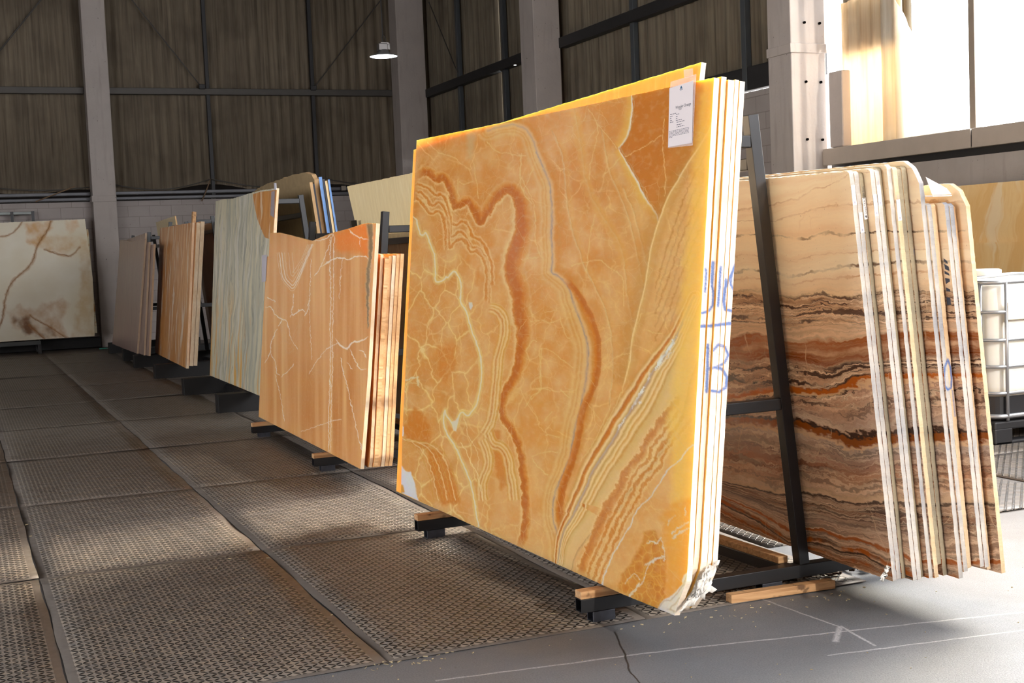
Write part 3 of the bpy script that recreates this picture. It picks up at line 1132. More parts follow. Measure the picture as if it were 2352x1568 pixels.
    # dark amber tongue beside the lower spine
    p.bands([(1300, 640), (1322, 668), (1345, 705), (1362, 740), (1374, 790), (1372, 850), (1362, 895), (1340, 930), (1332, 970), (1325, 1020), (1310, 1070), (1292, 1115), (1285, 1165), (1288, 1200), (1296, 1230)],
            [(-10, AMB, 0), (-7, DAMB, .7), (0, DAMB, .8), (6, AMB, .8), (10, AMB, 0)], 3, 43, 12)
    # arch of dusty cream lines right of the spine
    for pts in ([(1320, 250), (1335, 330), (1345, 420), (1378, 490), (1420, 545), (1435, 600), (1440, 680), (1455, 740)],
                [(1382, 300), (1400, 400), (1440, 480), (1462, 570), (1478, 660)], [(1268, 300), (1292, 350), (1300, 430), (1310, 520), (1333, 580), (1345, 620), (1385, 690), (1405, 760), (1410, 850), (1400, 930)],
                [(1430, 430), (1455, 480), (1475, 560), (1490, 620)]):
        p.line(pts, 2.0, S(188, 138, 76), .6, 3, 1.5)
        p.bands(pts, [(-16, BASE, 0), (-8, S(226, 162, 88), .5), (-1, S(218, 148, 72), .5), (1, CRM, .35), (7, BASE, 0)], 3, None, 14)
    p.bands([(1318, 250), (1334, 330), (1344, 420), (1376, 490), (1418, 545), (1434, 610)], [(-12, BASE, 0), (-7, S(222, 156, 78), .6), (7, S(224, 160, 84), .6), (12, BASE, 0)], 7, 47, 8)
    # --- dark amber wedge top right, rimmed in gold and cream
    rim = tA([(1440, -90), (1440, 0), (1435, 60), (1418, 150), (1382, 212), (1357, 236)])
    rim2 = tA([(1357, 236), (1400, 310), (1450, 400), (1480, 450), (1510, 530), (1560, 590), (1592, 640), (1600, 690)])
    c5 = [(1640, 270), (1627, 304), (1589, 361), (1558, 411), (1531, 457), (1513, 510)]
    m, d = p.poly([(1452, 150)]+rim+rim2+c5[::-1]+[(1660, 150)], 2.5, 2)
    p.put(m*.9, S(192, 112, 30))
    p.put(m*np.clip(.5+2*n1, 0, 1)*.5, S(196, 110, 28))
    for r_ in (rim, rim2):
        p.bands(r_, [(-4, CRM, 0), (-2, WHT, .9), (1, S(240, 206, 140), .9), (3, S(238, 176, 84), .8), (14, S(232, 166, 80), .7), (26, BASE, 0)], 2.0, None, 10, wid=[.6, 1, 1, .8])
        p.line([(x+5, y-2) for x, y in r_], 1.6, S(196, 160, 110), .6, 3)
    c5b = c5+[(1497, 556), (1489, 606), (1480, 667), (1462, 732), (1451, 778), (1447, 830), (1430, 890)]
    p.bands(c5b, [(-30, BASE, 0), (-16, S(200, 140, 66), .5), (-3, S(214, 160, 90), .6), (0, CRM, .95), (2.5, S(196, 140, 72), .7), (20, S(190, 128, 52), .5), (55, BASE, 0)], 1.5, 55, 20)
    for k in range(6):
        p.line([(1650, 300+k*38), (1610, 372+k*36), (1570, 455+k*40), (1535, 560+k*40), (1505, 660+k*30)], 3, S(196, 138, 74) if k % 2 else S(180, 112, 30), .6, 4, 3)
    # --- fan of diagonal bands, lower right
    D1 = tE([(1240, -60), (1180, 60), (1140, 160), (1100, 250), (1040, 335), (960, 450), (900, 560), (830, 680), (760, 790), (700, 880), (640, 990), (560, 1110), (500, 1210), (450, 1330), (400, 1430), (350, 1530)])
    D1 += tF([(500, 560), (430, 680), (370, 790), (330, 900), (308, 1000), (300, 1090)])
    p.bands(D1, [(-150, BASE, 0), (-128, S(234, 184, 124), .3), (-112, S(184, 140, 86), .75), (-108, S(234, 184, 124), .8), (-60, S(236, 186, 124), .95), (-44, S(222, 176, 108), .9), (-38, S(206, 146, 66), .8),
                 (-33, CRM, .8), (-26, YEL, .75), (-22, CRM, .85), (-15, S(206, 150, 72), .8), (-9, CRM, .85), (-4, S(196, 150, 104), .9), (0, GRY, .95), (4, S(206, 156, 92), .9), (10, CRM, .85), (15, AMB, .85),
                 (22, DAMB, .85), (26, CRM, .8), (34, S(206, 142, 64), .6), (48, BASE, 0)], 3.0, 61, 22, wid=[.45, .55, .8, 1.0, .95, .85, .7, .5, .3], fade=False)
    # white crystalline pockets along it
    for seg, w, a in ((tE([(1108, 228), (1075, 290), (1030, 345), (985, 410), (955, 465)]), 8, 1), (tE([(920, 490), (900, 545)]), 4, .8), (tE([(880, 590), (850, 640), (815, 695), (790, 745)]), 6, 1),
                      (tE([(745, 800), (720, 850), (690, 890)]), 4, .9), (tE([(1090, 330), (1040, 380), (970, 470)]), 3, .7), (tE([(852, 690), (845, 715)]), 4, .7)):
        p.line(seg, w, WHT, a, 4.5, 1.2, taper=True, breakup=.5, ns=4)
    # streaky amber stripes below the beige band
    T1 = tE([(1140, 640), (1080, 710), (1000, 830), (930, 920), (862, 1012), (870, 1060), (760, 1165), (700, 1260)])+tF([(870, 330), (805, 480), (735, 580), (680, 690), (620, 840), (560, 970), (510, 1090), (490, 1180)])
    p.bands(T1, [(-18, AMB, 0), (-10, AMB, .6), (-2, DAMB, .7), (6, AMB, .65), (9, CRM, .4), (14, BASE, 0)], 7, 71, 9, wid=[.7, .9, .8, 1, 1.3, 1, .8])
    for dx, dy, w in ((18, 12, 5), (30, 22, 6), (43, 31, 5)):
        p.bands([(x+dx, y+dy) for x, y in T1[1:]], [(-w-4, CRM, 0), (-w, CRM, .4), (-w/2, AMB, .65), (w/2, AMB, .65), (w, CRM, .4), (w+4, CRM, 0)], 6, None, 9)
    # gold painted along the near end for light glowing through the stone
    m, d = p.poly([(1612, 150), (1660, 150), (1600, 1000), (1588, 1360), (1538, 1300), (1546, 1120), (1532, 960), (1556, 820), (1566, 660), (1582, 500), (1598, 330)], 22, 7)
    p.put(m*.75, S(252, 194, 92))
    # cross fractures combing the fan
    g = np.random.default_rng(9)
    for k in range(26):
        x0, y0 = g.uniform(1330, 1580), g.uniform(860, 1330)
        L = g.uniform(18, 60)
        p.line([(x0, y0), (x0+L*.42, y0+L*.55), (x0+L*.75, y0+L*.98)], 1.1, S(234, 186, 118), .6, 2, 1.2, taper=True)
    # long white fissure
    p.line(tE([(1228, 1010), (1170, 1060), (1125, 1132), (1050, 1180), (1000, 1262), (920, 1392), (870, 1430), (825, 1480)])+tF([(1000, 610), (945, 700), (930, 770), (850, 890), (790, 1000), (750, 1070), (730, 1140), (690, 1230), (680, 1290)]),
           2.6, S(228, 214, 196), .95, 2.5, 1.2)
    # honeycomb growth in the bottom near corner
    m, d = p.poly(tF([(1045, 830), (1140, 815), (1190, 900), (1220, 1000), (1235, 1200), (1215, 1420), (1150, 1520), (815, 1320), (850, 1200), (930, 1090), (1000, 980)]), 6, 6)
    p.put(m*.85, S(206, 130, 44))
    m2, _ = p.poly(tF([(1190, 700), (1300, 560), (1500, 540), (1500, 1200), (1390, 1300), (1240, 1400), (1235, 1100)]), 14, 9)
    p.put(m2*.7, S(232, 156, 56))
    e, f1, idv = p.cells(17, 24, 77, 5)
    p.put(m*np.clip((.13-e)/.13, 0, 1)*.8, S(226, 170, 84))
    p.put(m*(idv > .6)*np.clip(.5-f1, 0, 1), DAMB)
    for q, w in ((tF([(1070, 920), (1110, 905), (1150, 930), (1195, 880)]), 3), (tF([(1060, 1110), (1110, 1075), (1160, 1050), (1215, 1040)]), 5), (tF([(1195, 900), (1215, 980), (1215, 1070)]), 3),
                 (tF([(1060, 1180), (1080, 1110), (1120, 1080)]), 2.5), (tF([(920, 1370), (960, 1330), (1000, 1270)]), 5), (tF([(880, 1270), (930, 1200), (970, 1180), (1000, 1230)]), 2.5),
                 (tF([(1280, 840), (1340, 790), (1415, 740)]), 3.5), (tF([(1290, 880), (1350, 830), (1415, 800)]), 5), (tF([(1395, 680), (1400, 610)]), 2.5), (tF([(1250, 770), (1260, 710), (1310, 690)]), 1.6),
                 (tF([(1000, 1290), (1050, 1230), (1050, 1190)]), 3)):
        p.line(q, w, S(224, 212, 188), .9, 4, 1.4, breakup=.3, ns=5)
    for k in range(5):
        r_ = 14+k*7
        p.line([(1493+r_*.75*math.cos(a), 1352+r_*math.sin(a)) for a in np.linspace(-2.9, -.3, 14)], 1.8, S(226, 160, 60), .55, 2, 1.5)
    # --- white veins on the left
    W1 = tC([(118, 775), (150, 810), (165, 900), (180, 940), (210, 935), (225, 905), (250, 970), (280, 1060), (305, 1110), (315, 1230), (310, 1350), (340, 1370), (400, 1340), (410, 1310), (430, 1330), (480, 1250), (520, 1300), (543, 1380), (545, 1480), (535, 1530)])
    W1 += tD([(500, 10), (530, 50), (555, 160), (590, 270), (635, 380), (645, 480), (650, 590), (630, 700), (605, 810), (560, 870), (530, 892), (490, 845), (462, 900), (440, 1000), (405, 930), (368, 890), (357, 825), (340, 900), (360, 1020), (420, 1100), (470, 1200), (520, 1320), (565, 1430), (592, 1570)])
    W1 += tB([(470, 930), (480, 985)])
    p.bands(W1, [(-7, CRM, 0), (-3, S(236, 190, 106), .7), (0, CRM, .8), (3, S(236, 190, 106), .7), (7, CRM, 0)], 1.5, 81, 8)
    p.line(W1, 3.0, S(236, 216, 182), .95, 2.2, 1.3, seed=82)
    m, _ = p.poly(tD([(405, 935), (440, 925), (470, 880), (462, 930), (445, 1010), (425, 1005)]), 2, 1)
    p.put(m, S(232, 214, 184))
    m, _ = p.poly(tD([(545, -20), (572, -20), (578, 10), (562, 40), (550, 20)]), 2, 1)
    p.put(m, S(222, 206, 190))
    p.line(tD([(10, 575), (45, 600), (90, 590), (140, 570), (140, 640)]), 4, S(232, 206, 160), .9, 4, 1.5, ns=5)
    p.line(tD([(40, 640), (90, 610), (150, 650)]), 2, S(232, 196, 130), .7, 4)
    p.line(tD([(0, 950), (15, 990), (22, 1040)]), 5, WHT, .9, 3)
    p.line(tD([(480, 1100), (520, 1150), (560, 1260), (610, 1330), (640, 1450), (655, 1570)]), 2, CRM, .8, 3)
    p.line(tD([(500, 870), (530, 980), (545, 1060), (630, 1180), (620, 1320)]), 1.6, CRM, .6, 3)
    for q in (tA([(215, 200), (285, 270), (380, 292), (415, 325)]), tA([(570, 200), (620, 255), (720, 275), (805, 282)]), tA([(780, 280), (770, 380), (790, 440), (830, 510), (862, 600), (860, 820), (900, 890)]),
              tA([(1180, 0), (1245, 90), (1225, 220), (1190, 330), (1185, 420)]), tA([(1245, 100), (1350, 235)]), tA([(1400, 285), (1450, 260), (1530, 220), (1620, 160)]), tA([(1640, 60), (1620, 190), (1645, 400), (1640, 520)]),
              tA([(1080, 940), (1180, 915), (1260, 905), (1310, 960), (1370, 985), (1395, 1060), (1390, 1180)]), tA([(780, 905), (880, 890)]), tA([(1280, 390), (1340, 330), (1370, 290)]), tA([(1220, 640), (1180, 800), (1170, 1000)]),
              tE([(130, 320), (180, 318), (250, 360), (300, 410), (372, 455)]), tE([(60, 118), (150, 110), (200, 135), (290, 95)]), tE([(70, 1090), (110, 1082), (140, 1058), (252, 1062)]), tE([(30, 330), (72, 245), (100, 258)]),
              tE([(125, 330), (130, 480), (145, 600), (60, 665)]), tE([(145, 600), (245, 628)]), tE([(275, 610), (335, 660)]), tE([(70, 1110), (120, 1170), (180, 1225)]), tE([(580, 470), (650, 390), (710, 355), (770, 350)]),
              tE([(170, 935), (270, 952)]), tE([(160, 830), (210, 770)]), tE([(60, 660), (20, 740)]), tE([(270, 90), (310, 220), (340, 240)]), tE([(900, 180), (940, 205), (1000, 205)]), tB([(830, 0), (820, 210), (835, 225), (770, 280)]),
              tC([(530, 460), (570, 490), (650, 460)]), tC([(520, 440), (520, 600)]), tC([(660, 290), (690, 500), (700, 610)]), tC([(1085, 210), (1070, 440), (1110, 570), (1180, 660)]), tC([(1190, 340), (1110, 540)]),
              tE([(580, 900), (740, 600), (790, 230), (860, 60)]), tE([(420, 1130), (540, 950), (640, 720)])):
        p.line(q, 1.5, S(236, 190, 122), .85, 3, 1.3, seed=None)
    # grey-cream plume near the top edge
    m, _ = p.poly(tC([(590, 20), (690, 0), (660, 130), (640, 260), (600, 250), (600, 120)]), 10, 5)
    p.put(m*.7, S(206, 170, 118))
    # broken white corner pieces
    m, d = p.poly(tD([(-30, 1260), (10, 1290), (40, 1330), (80, 1335), (108, 1400), (125, 1480), (150, 1600), (-30, 1600)]), 2.5, 3)
    p.put(m, S(228, 224, 218))
    m, _ = p.poly(tD([(-10, 1430), (20, 1440), (35, 1500), (-10, 1510)]), 3, 2)
    p.put(m, S(218, 150, 60))
    m, d = p.poly(tF([(1470, 1150), (1385, 1200), (1370, 1270), (1300, 1345), (1210, 1405), (1140, 1520), (1290, 1600), (1500, 1500)]), 2.5, 4)
    p.put(m, S(222, 214, 196))
    p.put(m*np.clip(np.sin(d*.42+6*n2)-.35, 0, 1)*.9, S(170, 142, 110))
    return p.c


def onyx_mat(name, attr, rough=.16, sss=.75, rad=.10, grain=1.0, tint=None, rgb=(1.0, .75, .17)):
    t = NT(name)
    c = t.attr(attr, 'Color') if attr else None
    o = t.obj()
    v = t.mp(o, scale=(.55, 1, 1))
    if tint:
        a, b, d = tint
        st = t.noise(t.mp(scale=(9, 1.2, 9)), scale=2.4, detail=6, rough=.6, dist=1.2)
        c = t.mix(t.mr(st, .3, .7), a, b)
        c = t.mix(t.mr(t.noise(t.mp(scale=(30, 2, 30)), scale=2.0, detail=4), .55, .75), c, d)
    f = t.noise(v, scale=120, detail=4, rough=.65)
    c = t.mix(t.m('MULTIPLY', t.mr(f, .35, .7), .22*grain), c, (1.0, .72, .38, 1), 'OVERLAY') if False else t.mix(t.m('MULTIPLY', t.mr(f, .3, .7, -.5, .5), .0), c, c)
    c = t.mix(t.mr(f, .25, .75, .14*grain, 0), c, (.55, .26, .06, 1))
    c = t.mix(t.mr(t.noise(v, scale=42, detail=5), .5, .75, 0, .16*grain), c, (.86, .6, .3, 1))
    e = t.vor(t.vadd(v, t.vscale(t.noise(v, scale=7, detail=3, out=1), .07)), 13, 'DISTANCE_TO_EDGE')
    k = t.m('MULTIPLY', t.mr(e, .0, .018, 1, 0), t.mr(t.noise(v, scale=3, detail=2), .45, .65, 0, .5*grain))
    c = t.mix(k, c, (.84, .55, .24, 1))
    t.fin(c, rough, 0, .4)
    t.p.inputs['Subsurface Weight'].default_value = sss
    t.p.inputs['Subsurface Radius'].default_value = rgb
    t.p.inputs['Subsurface Scale'].default_value = rad
    return t.mat


def edge_mat(name, a, b, c, paint=True, pcol=S(20, 92, 168), mott=26.0, sss=0.0):
    """sawn slab edge with mesh-backed resin; 'paint' is sprayed marking"""
    t = NT(name)
    n1 = t.noise(t.mp(scale=(1, .6, 1)), scale=mott, detail=5, rough=.65)
    n2 = t.noise(t.mp(scale=(1, .25, 1)), scale=9, detail=4)
    col = t.mix(t.mr(n1, .35, .65), a, b)
    col = t.mix(t.mr(n2, .52, .74), col, c)
    if paint:
        pv = t.attr('paint')
        fz = t.noise(scale=160, detail=3)
        col = t.mix(t.m('MULTIPLY', t.mr(t.m('ADD', pv, t.m('MULTIPLY', t.m('SUBTRACT', fz, .5), .5)), .1, .8), .85), col, pcol)
        iv = t.attr('ink')
        col = t.mix(t.m('MULTIPLY', iv, .8), col, S(50, 66, 120))
    t.bump(t.noise(t.mp(scale=(60, 260, 60)), scale=1.0, detail=3), .4, .003)
    t.fin(col, .65, 0, .25)
    if sss:
        t.p.inputs['Subsurface Weight'].default_value = sss
        t.p.inputs['Subsurface Radius'].default_value = (1, .75, .17)
        t.p.inputs['Subsurface Scale'].default_value = .04
    return t.mat
# ================================================================== racks
def rack(label, y0, y1, xa, xb, lb, lt, rb, rt, h, skew=0.0, base='tube', mid=.80, toprail=None):
    """A-frame slab rack. xa..xb: width of the feet; lb/lt and rb/rt: x of the left and right legs at bottom and top"""
    r = empty('slab_rack', ((xa+xb)/2, y0, 0))
    tag(r, label, 'rack', 'A-frame racks in the row')
    ox, oy = (xa+xb)/2, y0
    def P(x, y, z): return (x-ox+skew*(y-y0), y-oy, z)
    bs, tm = M['black_steel'], M['timber']
    for yy in (y0, y1):
        if base == 'tube':
            MB().bar(P(xa, yy, .075), P(xb, yy, .075), .055, .055, hollow=.004).build('crossbar', bs, r, bevel=.004)
            for fx in (xa+.10, (xa+xb)/2+.0, xb-.12):
                MB().bar(P(fx-.05, yy, .024), P(fx+.05, yy, .024), .055, .045, hollow=.004).build('foot', M['foot_steel'], r, bevel=.003)
            for s0, s1 in ((xa, xa+.36), (xb-.40, xb)):
                MB().bar(P(s0, yy, .1185), P(s1, yy, .1185), .055, .031).build('timber_packer', tm, r, bevel=.003)
        else:
            MB().bar(P(xa, yy, .096), P(xb, yy, .096), .16, .190).build('sleeper', M['sleeper'], r, bevel=.006)
    for fx in (lb+.06, rb-.05):
        MB().bar(P(fx, y0+.04, .072), P(fx, y1-.04, .072), .05, .05).build('side_rail', bs, r, bevel=.004)
        if base == 'tube':
            MB().bar(P(fx, y0+.06, .112), P(fx, y1-.06, .112), .05, .03).build('rail_batten', tm, r, bevel=.003)
    zb = .104 if base == 'tube' else .190
    for yy in (y0, y1):
        for b, t_ in ((lb, lt), (rb, rt)):
            MB().bar(P(b, yy, zb), P(t_, yy, h), .05, .05, (0, 1, 0), hollow=.004).build('leg', bs, r, bevel=.004)
        k = (mid-zb)/(h-zb)
        MB().bar(P(lb+(lt-lb)*k+.026, yy, mid), P(rb+(rt-rb)*k-.026, yy, mid), .05, .05).build('mid_rail', bs, r, bevel=.004)
        zt = toprail or h-.09
        k = (zt-zb)/(h-zb)
        MB().bar(P(lb+(lt-lb)*k+.026, yy, zt), P(rb+(rt-rb)*k-.026, yy, zt), .05, .05).build('top_rail', bs, r, bevel=.004)
    k = (h-.2-zb)/(h-zb)
    for b, t_ in ((lb, lt), (rb, rt)):
        x = b+(t_-b)*k
        MB().bar(P(x, y0+.026, h-.2), P(x, y1-.026, h-.2), .05, .05).build('long_rail', bs, r, bevel=.004)
    return r


M['foot_steel'] = plain('scuffed_foot_steel', S(70, 72, 80), .38, .5, .5, .5, 30)
SK = -.0307
rack1 = rack('black A-frame rack nearest the camera, between the orange slabs and brown striped stack', 4.62, 6.44, 2.20, 4.0, 2.494, 2.692, 3.268, 3.072, 2.01, SK, toprail=1.90)
rack2 = rack('black A-frame rack holding the vertically veined orange slabs, second in the row', 8.87, 10.9, 2.22, 3.95, 2.66, 2.835, 3.37, 3.19, 1.80, 0, toprail=1.675)
rack('dark A-frame rack on black sleepers behind the green-grey slab', 12.97, 15.05, 2.31, 4.0, 2.74, 2.945, 3.465, 3.262, 2.13, 0, 'sleeper', toprail=2.07)
rack('dark A-frame rack on black sleepers carrying the orange and white streaked slabs', 17.5, 19.6, 2.33, 4.0, 2.775, 2.975, 3.40, 3.20, 2.10, 0, 'sleeper', .93, toprail=2.03)
rack('dim A-frame rack at the far end, carrying the mauve slabs', 21.2, 23.2, 2.36, 3.9, 2.70, 2.88, 3.40, 3.22, 2.0, 0, 'sleeper')
o = MB().bar((2.86, 4.56, .022), (3.36, 4.53, .022), .05, .036).build('timber_batten', M['timber'], bevel=.004)
tag(o, 'pale timber batten on the floor under the front crossbar of the nearest rack', 'batten')

# ================================================================== front left stack: orange onyx
A = on_z(1430, 1365, .141)
FR = Frame(A, (SK, .9995), R(6))
uv = FR.uv
M['onyx'] = onyx_mat('veined_orange_onyx', 'pattern')
M['onyx_back'] = onyx_mat('plain_orange_onyx', None, .3, .6, .06, .6, (S(248, 188, 92), S(244, 176, 72), S(250, 200, 116)), (1.0, .62, .14))
M['edge_white'] = edge_mat('sawn_onyx_edge', S(246, 232, 212), S(232, 212, 190), S(216, 190, 168), mott=14)
M['mesh_back'] = plain('resin_mesh_back', S(226, 208, 184), .7, 0, .2)

tz = lambda pts: [((x)/3.92+1540, (y)/3.92+560) for x, y in pts]
STROKES = [(tz([(382, 165), (378, 250), (374, 345)]), 8), (tz([(370, 340), (384, 450), (380, 550), (345, 605), (285, 622)]), 6), (tz([(590, 175), (545, 285), (490, 400), (476, 510), (492, 590), (570, 608)]), 7),
           (tz([(555, 250), (540, 360), (575, 440)]), 5), (tz([(452, 205), (440, 400), (428, 560)]), 6), (tz([(500, 320), (480, 540)]), 6), (tz([(315, 225), (322, 260), (310, 430)]), 5),
           (tz([(275, 742), (380, 736), (480, 722), (570, 712)]), 8),
           (tz([(335, 905), (332, 1100), (324, 1330)]), 7), (tz([(385, 960), (430, 905), (490, 925), (520, 1000), (485, 1075), (400, 1112), (345, 1125)]), 6),
           (tz([(400, 1112), (470, 1130), (508, 1200), (500, 1290), (440, 1332), (365, 1322)]), 7)]
INK = [tz(p) for p in ([(320, 215), (330, 250), (312, 300), (330, 330), (312, 380), (322, 440), (310, 470)], [(372, 320), (385, 370), (368, 390), (385, 420)], [(440, 220), (452, 280), (436, 330), (450, 380), (436, 450)],
                       [(495, 220), (500, 300), (486, 330), (502, 400), (484, 470)], [(548, 330), (556, 380), (536, 400), (552, 440), (532, 470)], [(345, 985), (325, 975), (310, 940), (330, 930)], [(310, 930), (345, 935), (355, 975), (330, 1000), (310, 960)],
                       [(400, 960), (430, 915), (465, 930), (470, 970), (435, 1000), (405, 970)], [(500, 940), (515, 900), (540, 900), (542, 960), (520, 985), (500, 940)], [(262, 1020), (285, 1005), (292, 1050), (268, 1095)], [(285, 735), (300, 720), (310, 750)], [(520, 700), (530, 725)])]


def stroke_val(px, strokes, soft=3.0):
    v = np.zeros(len(px))
    for pts, w in strokes:
        for a, b in zip(pts[:-1], pts[1:]):
            a, b = np.array(a), np.array(b)
            d = b-a
            t_ = np.clip(((px-a) @ d)/(d @ d), 0, 1)
            dd = np.hypot(*(px-(a+t_[:, None]*d)).T)
            v = np.maximum(v, np.clip((w/2+soft-dd)/(2*soft), 0, 1))
    return v


def onyx_edges(px):
    return {'paint': stroke_val(px, STROKES), 'ink': stroke_val(px, [(q, .8) for q in INK], .7)}


near = [uv(1549, 1413), uv(1560, 1378), uv(1577, 1335), uv(1580, 1290), uv(1608, 760), uv(1640, 178)]
far = [uv(921, 1131), uv(924, 1000), uv(938, 700), uv(957, 322)]
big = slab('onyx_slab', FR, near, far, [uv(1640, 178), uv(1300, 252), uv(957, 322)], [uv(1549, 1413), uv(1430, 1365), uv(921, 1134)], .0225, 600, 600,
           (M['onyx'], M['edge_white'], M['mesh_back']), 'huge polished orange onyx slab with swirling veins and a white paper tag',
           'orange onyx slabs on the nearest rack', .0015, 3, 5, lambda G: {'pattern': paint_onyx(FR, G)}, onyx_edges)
u_n = -.44
f2 = FR.off(.0238)
q0, q1, q2 = f2.uv(1611, 143), f2.uv(1278, 243), f2.uv(950, 344)
slab('onyx_slab', f2, [(uv(1528, 1200)[0], .0), (uv(1530, 1150)[0], .3), (uv(1548, 900)[0], .8), (uv(1575, 560)[0], 1.35), (q0[0]+.02, 1.82), (q0[0], q0[1])], [(q2[0], 0), q2], [q0, q1, q2], [(uv(1528, 1200)[0], 0), (q2[0], 0)], .021, 240, 160,
     (M['onyx_back'], M['edge_white'], M['mesh_back']), 'glowing orange onyx slab whose top edge stands above the big veined slab, right behind it', 'orange onyx slabs on the nearest rack', .002, 5, 4, None, onyx_edges)
def chip(u, v1, c, s):
    return [(u+.13*c, 0), (u+.085*c, .05*c), (u+.05*c, .085*c), (u+.006, .17*c), (u, .2*c+.01), (u+s, v1)]
for k, (w0, t_, tx, ty, du, c, lab) in enumerate(((.0462, .0215, 1656, 176, .025, 1.05, 'third orange onyx slab from the left on the nearest rack, its edge slightly set back'),
                                              (.0690, .0265, 1668, 184, .014, 1.0, 'fourth orange onyx slab from the left on the nearest rack, thick white edge'),
                                              (.0970, .0175, 1684, 184, .013, 1.0, 'fifth orange onyx slab from the left on the nearest rack, a narrow white edge'),
                                              (.1160, .0215, 1700, 186, .010, .95, 'innermost orange onyx slab of the nearest rack, its white edge beside the black leg'))):
    f = FR.off(w0)
    v1 = f.uv(tx, ty)[1]
    slab('onyx_slab', f, chip(u_n+du, v1, c, .002), [(2.35, 0), (2.35, v1-.02)], [(u_n+du+.002, v1), (2.35, v1-.02)], [(u_n+du+.13*c, 0), (2.35, 0)], t_, 60, 300,
         (M['onyx_back'], M['edge_white'], M['mesh_back']), lab, 'orange onyx slabs on the nearest rack', .002, 11+k, 5, None, onyx_edges)

# paper tag taped to the big slab
def on_slab(o, parent):
    o.parent = parent
    return o


def flat_poly(name, fr, pts, z0, z1, mat, parent):
    """thin sheet on a slab's face, corners traced in the photograph"""
    p2 = [(*fr.uv(*q), 0) for q in pts]
    o = MB().prism(p2, (0, 0, z0), (0, 0, z1)).build(name, mat, parent)
    return o


M['paper'] = plain('printed_paper', S(226, 216, 216), .6, 0, .3, .03)
M['ink'] = plain('printing_ink', S(70, 74, 86), .7, 0, .1, .05)
M['ink_blue'] = plain('emblem_ink', S(60, 96, 128), .6, 0, .2, .3, 400)
t = NT('plastic_sleeve'); t.fin((1, .93, .9), .15)
tp = t.n('BsdfTransparent'); mx = t.n('MixShader'); mx.inputs[0].default_value = .25
t.t.links.new(tp.outputs[0], mx.inputs[1]); t.t.links.new(t.p.outputs[0], mx.inputs[2]); t.t.links.new(mx.outputs[0], t.out.inputs[0])
M['sleeve'] = t.mat
tagp = flat_poly('information_tag', FR, [(1539, 203), (1594, 185), (1591, 328), (1536, 338)], -.0030, -.0022, M['paper'], big)
tagp['label'] = 'white printed paper tag in a clear sleeve'
flat_poly('clear_sleeve', FR, [(1541, 188), (1600, 170), (1592, 334), (1535, 340)], -.0018, -.0012, M['sleeve'], tagp)
flat_poly('tape', FR, [(1571, 160), (1592, 157), (1592, 176), (1572, 180)], -.0012, -.0006, M['sleeve'], big)


def tag_pt(fx, fy):
    """fraction across / down the paper -> photo pixel"""
    a = np.array((1539, 203.0))*(1-fx)+np.array((1594, 185.0))*fx
    b = np.array((1536, 338.0))*(1-fx)+np.array((1591, 328.0))*fx
    return a*(1-fy)+b*fy


def text(name, body, fr, px0, px1, z, mat, parent, hgt, align='LEFT', flip=1):
    """lettering on a slab's face running from px0 toward px1"""
    a, b = Vector((*fr.uv(*px0), 0)), Vector((*fr.uv(*px1), 0))
    cu = bpy.data.curves.new(name, 'FONT')
    cu.body = body
    cu.size = hgt
    cu.align_x = align
    cu.materials.append(mat)
    o = bpy.data.objects.new(name, cu)
    COL.objects.link(o)
    x = (b-a).normalized()
    n = Vector((0, 0, -1))
    y = n.cross(x)
    o.parent = parent
    o.matrix_local = Matrix(((x.x, y.x, n.x, a.x), (x.y, y.y, n.y, a.y), (x.z, y.z, n.z, z), (0, 0, 0, 1)))
    return as_mesh(o)


text('tag_title', 'Wonder Orange', FR, tag_pt(.28, .385), tag_pt(.75, .385), -.0034, M['ink'], tagp, .0155)
text('tag_subtitle', 'Onyx', FR, tag_pt(.42, .415), tag_pt(.7, .415), -.0034, M['ink'], tagp, .009)
mb = MB()
def bar_px(x0, x1, y, h):
    q = [tag_pt(x0, y-h/2), tag_pt(x1, y-h/2), tag_pt(x1, y+h/2), tag_pt(x0, y+h/2)]
    mb.prism([(*FR.uv(*p_), 0) for p_ in q], (0, 0, -.0034), (0, 0, -.00305))
g = np.random.default_rng(4)
def words(x0, x1, y, h):
    x = x0
    while x < x1-.02:
        w = min(g.uniform(.03, .09), x1-x)
        bar_px(x, x+w, y, h); x += w+.02
for x0, x1, y in ((.06, .30, .455), (.06, .16, .49), (.06, .13, .525), (.06, .15, .56), (.06, .22, .59), (.31, .44, .478), (.31, .40, .515), (.31, .36, .55), (.31, .55, .58), (.34, .66, .612), (.34, .56, .655), (.34, .66, .69)):
    words(x0, x1, y, .009)
for i in range(6):
    words(.04, .86 if i < 5 else .18, .74+i*.021, .007)
o = mb.build('printed_lines', M['ink'], tagp)
mb = MB()
for q in ([(.45, .06), (.50, .02), (.55, .06), (.50, .075)], [(.44, .068), (.49, .085), (.49, .10), (.45, .09)], [(.51, .085), (.56, .068), (.55, .09), (.51, .10)]):
    mb.prism([(*FR.uv(*tag_pt(*p_)), 0) for p_ in q], (0, 0, -.0034), (0, 0, -.00305))
mb.build('emblem', M['ink_blue'], tagp)

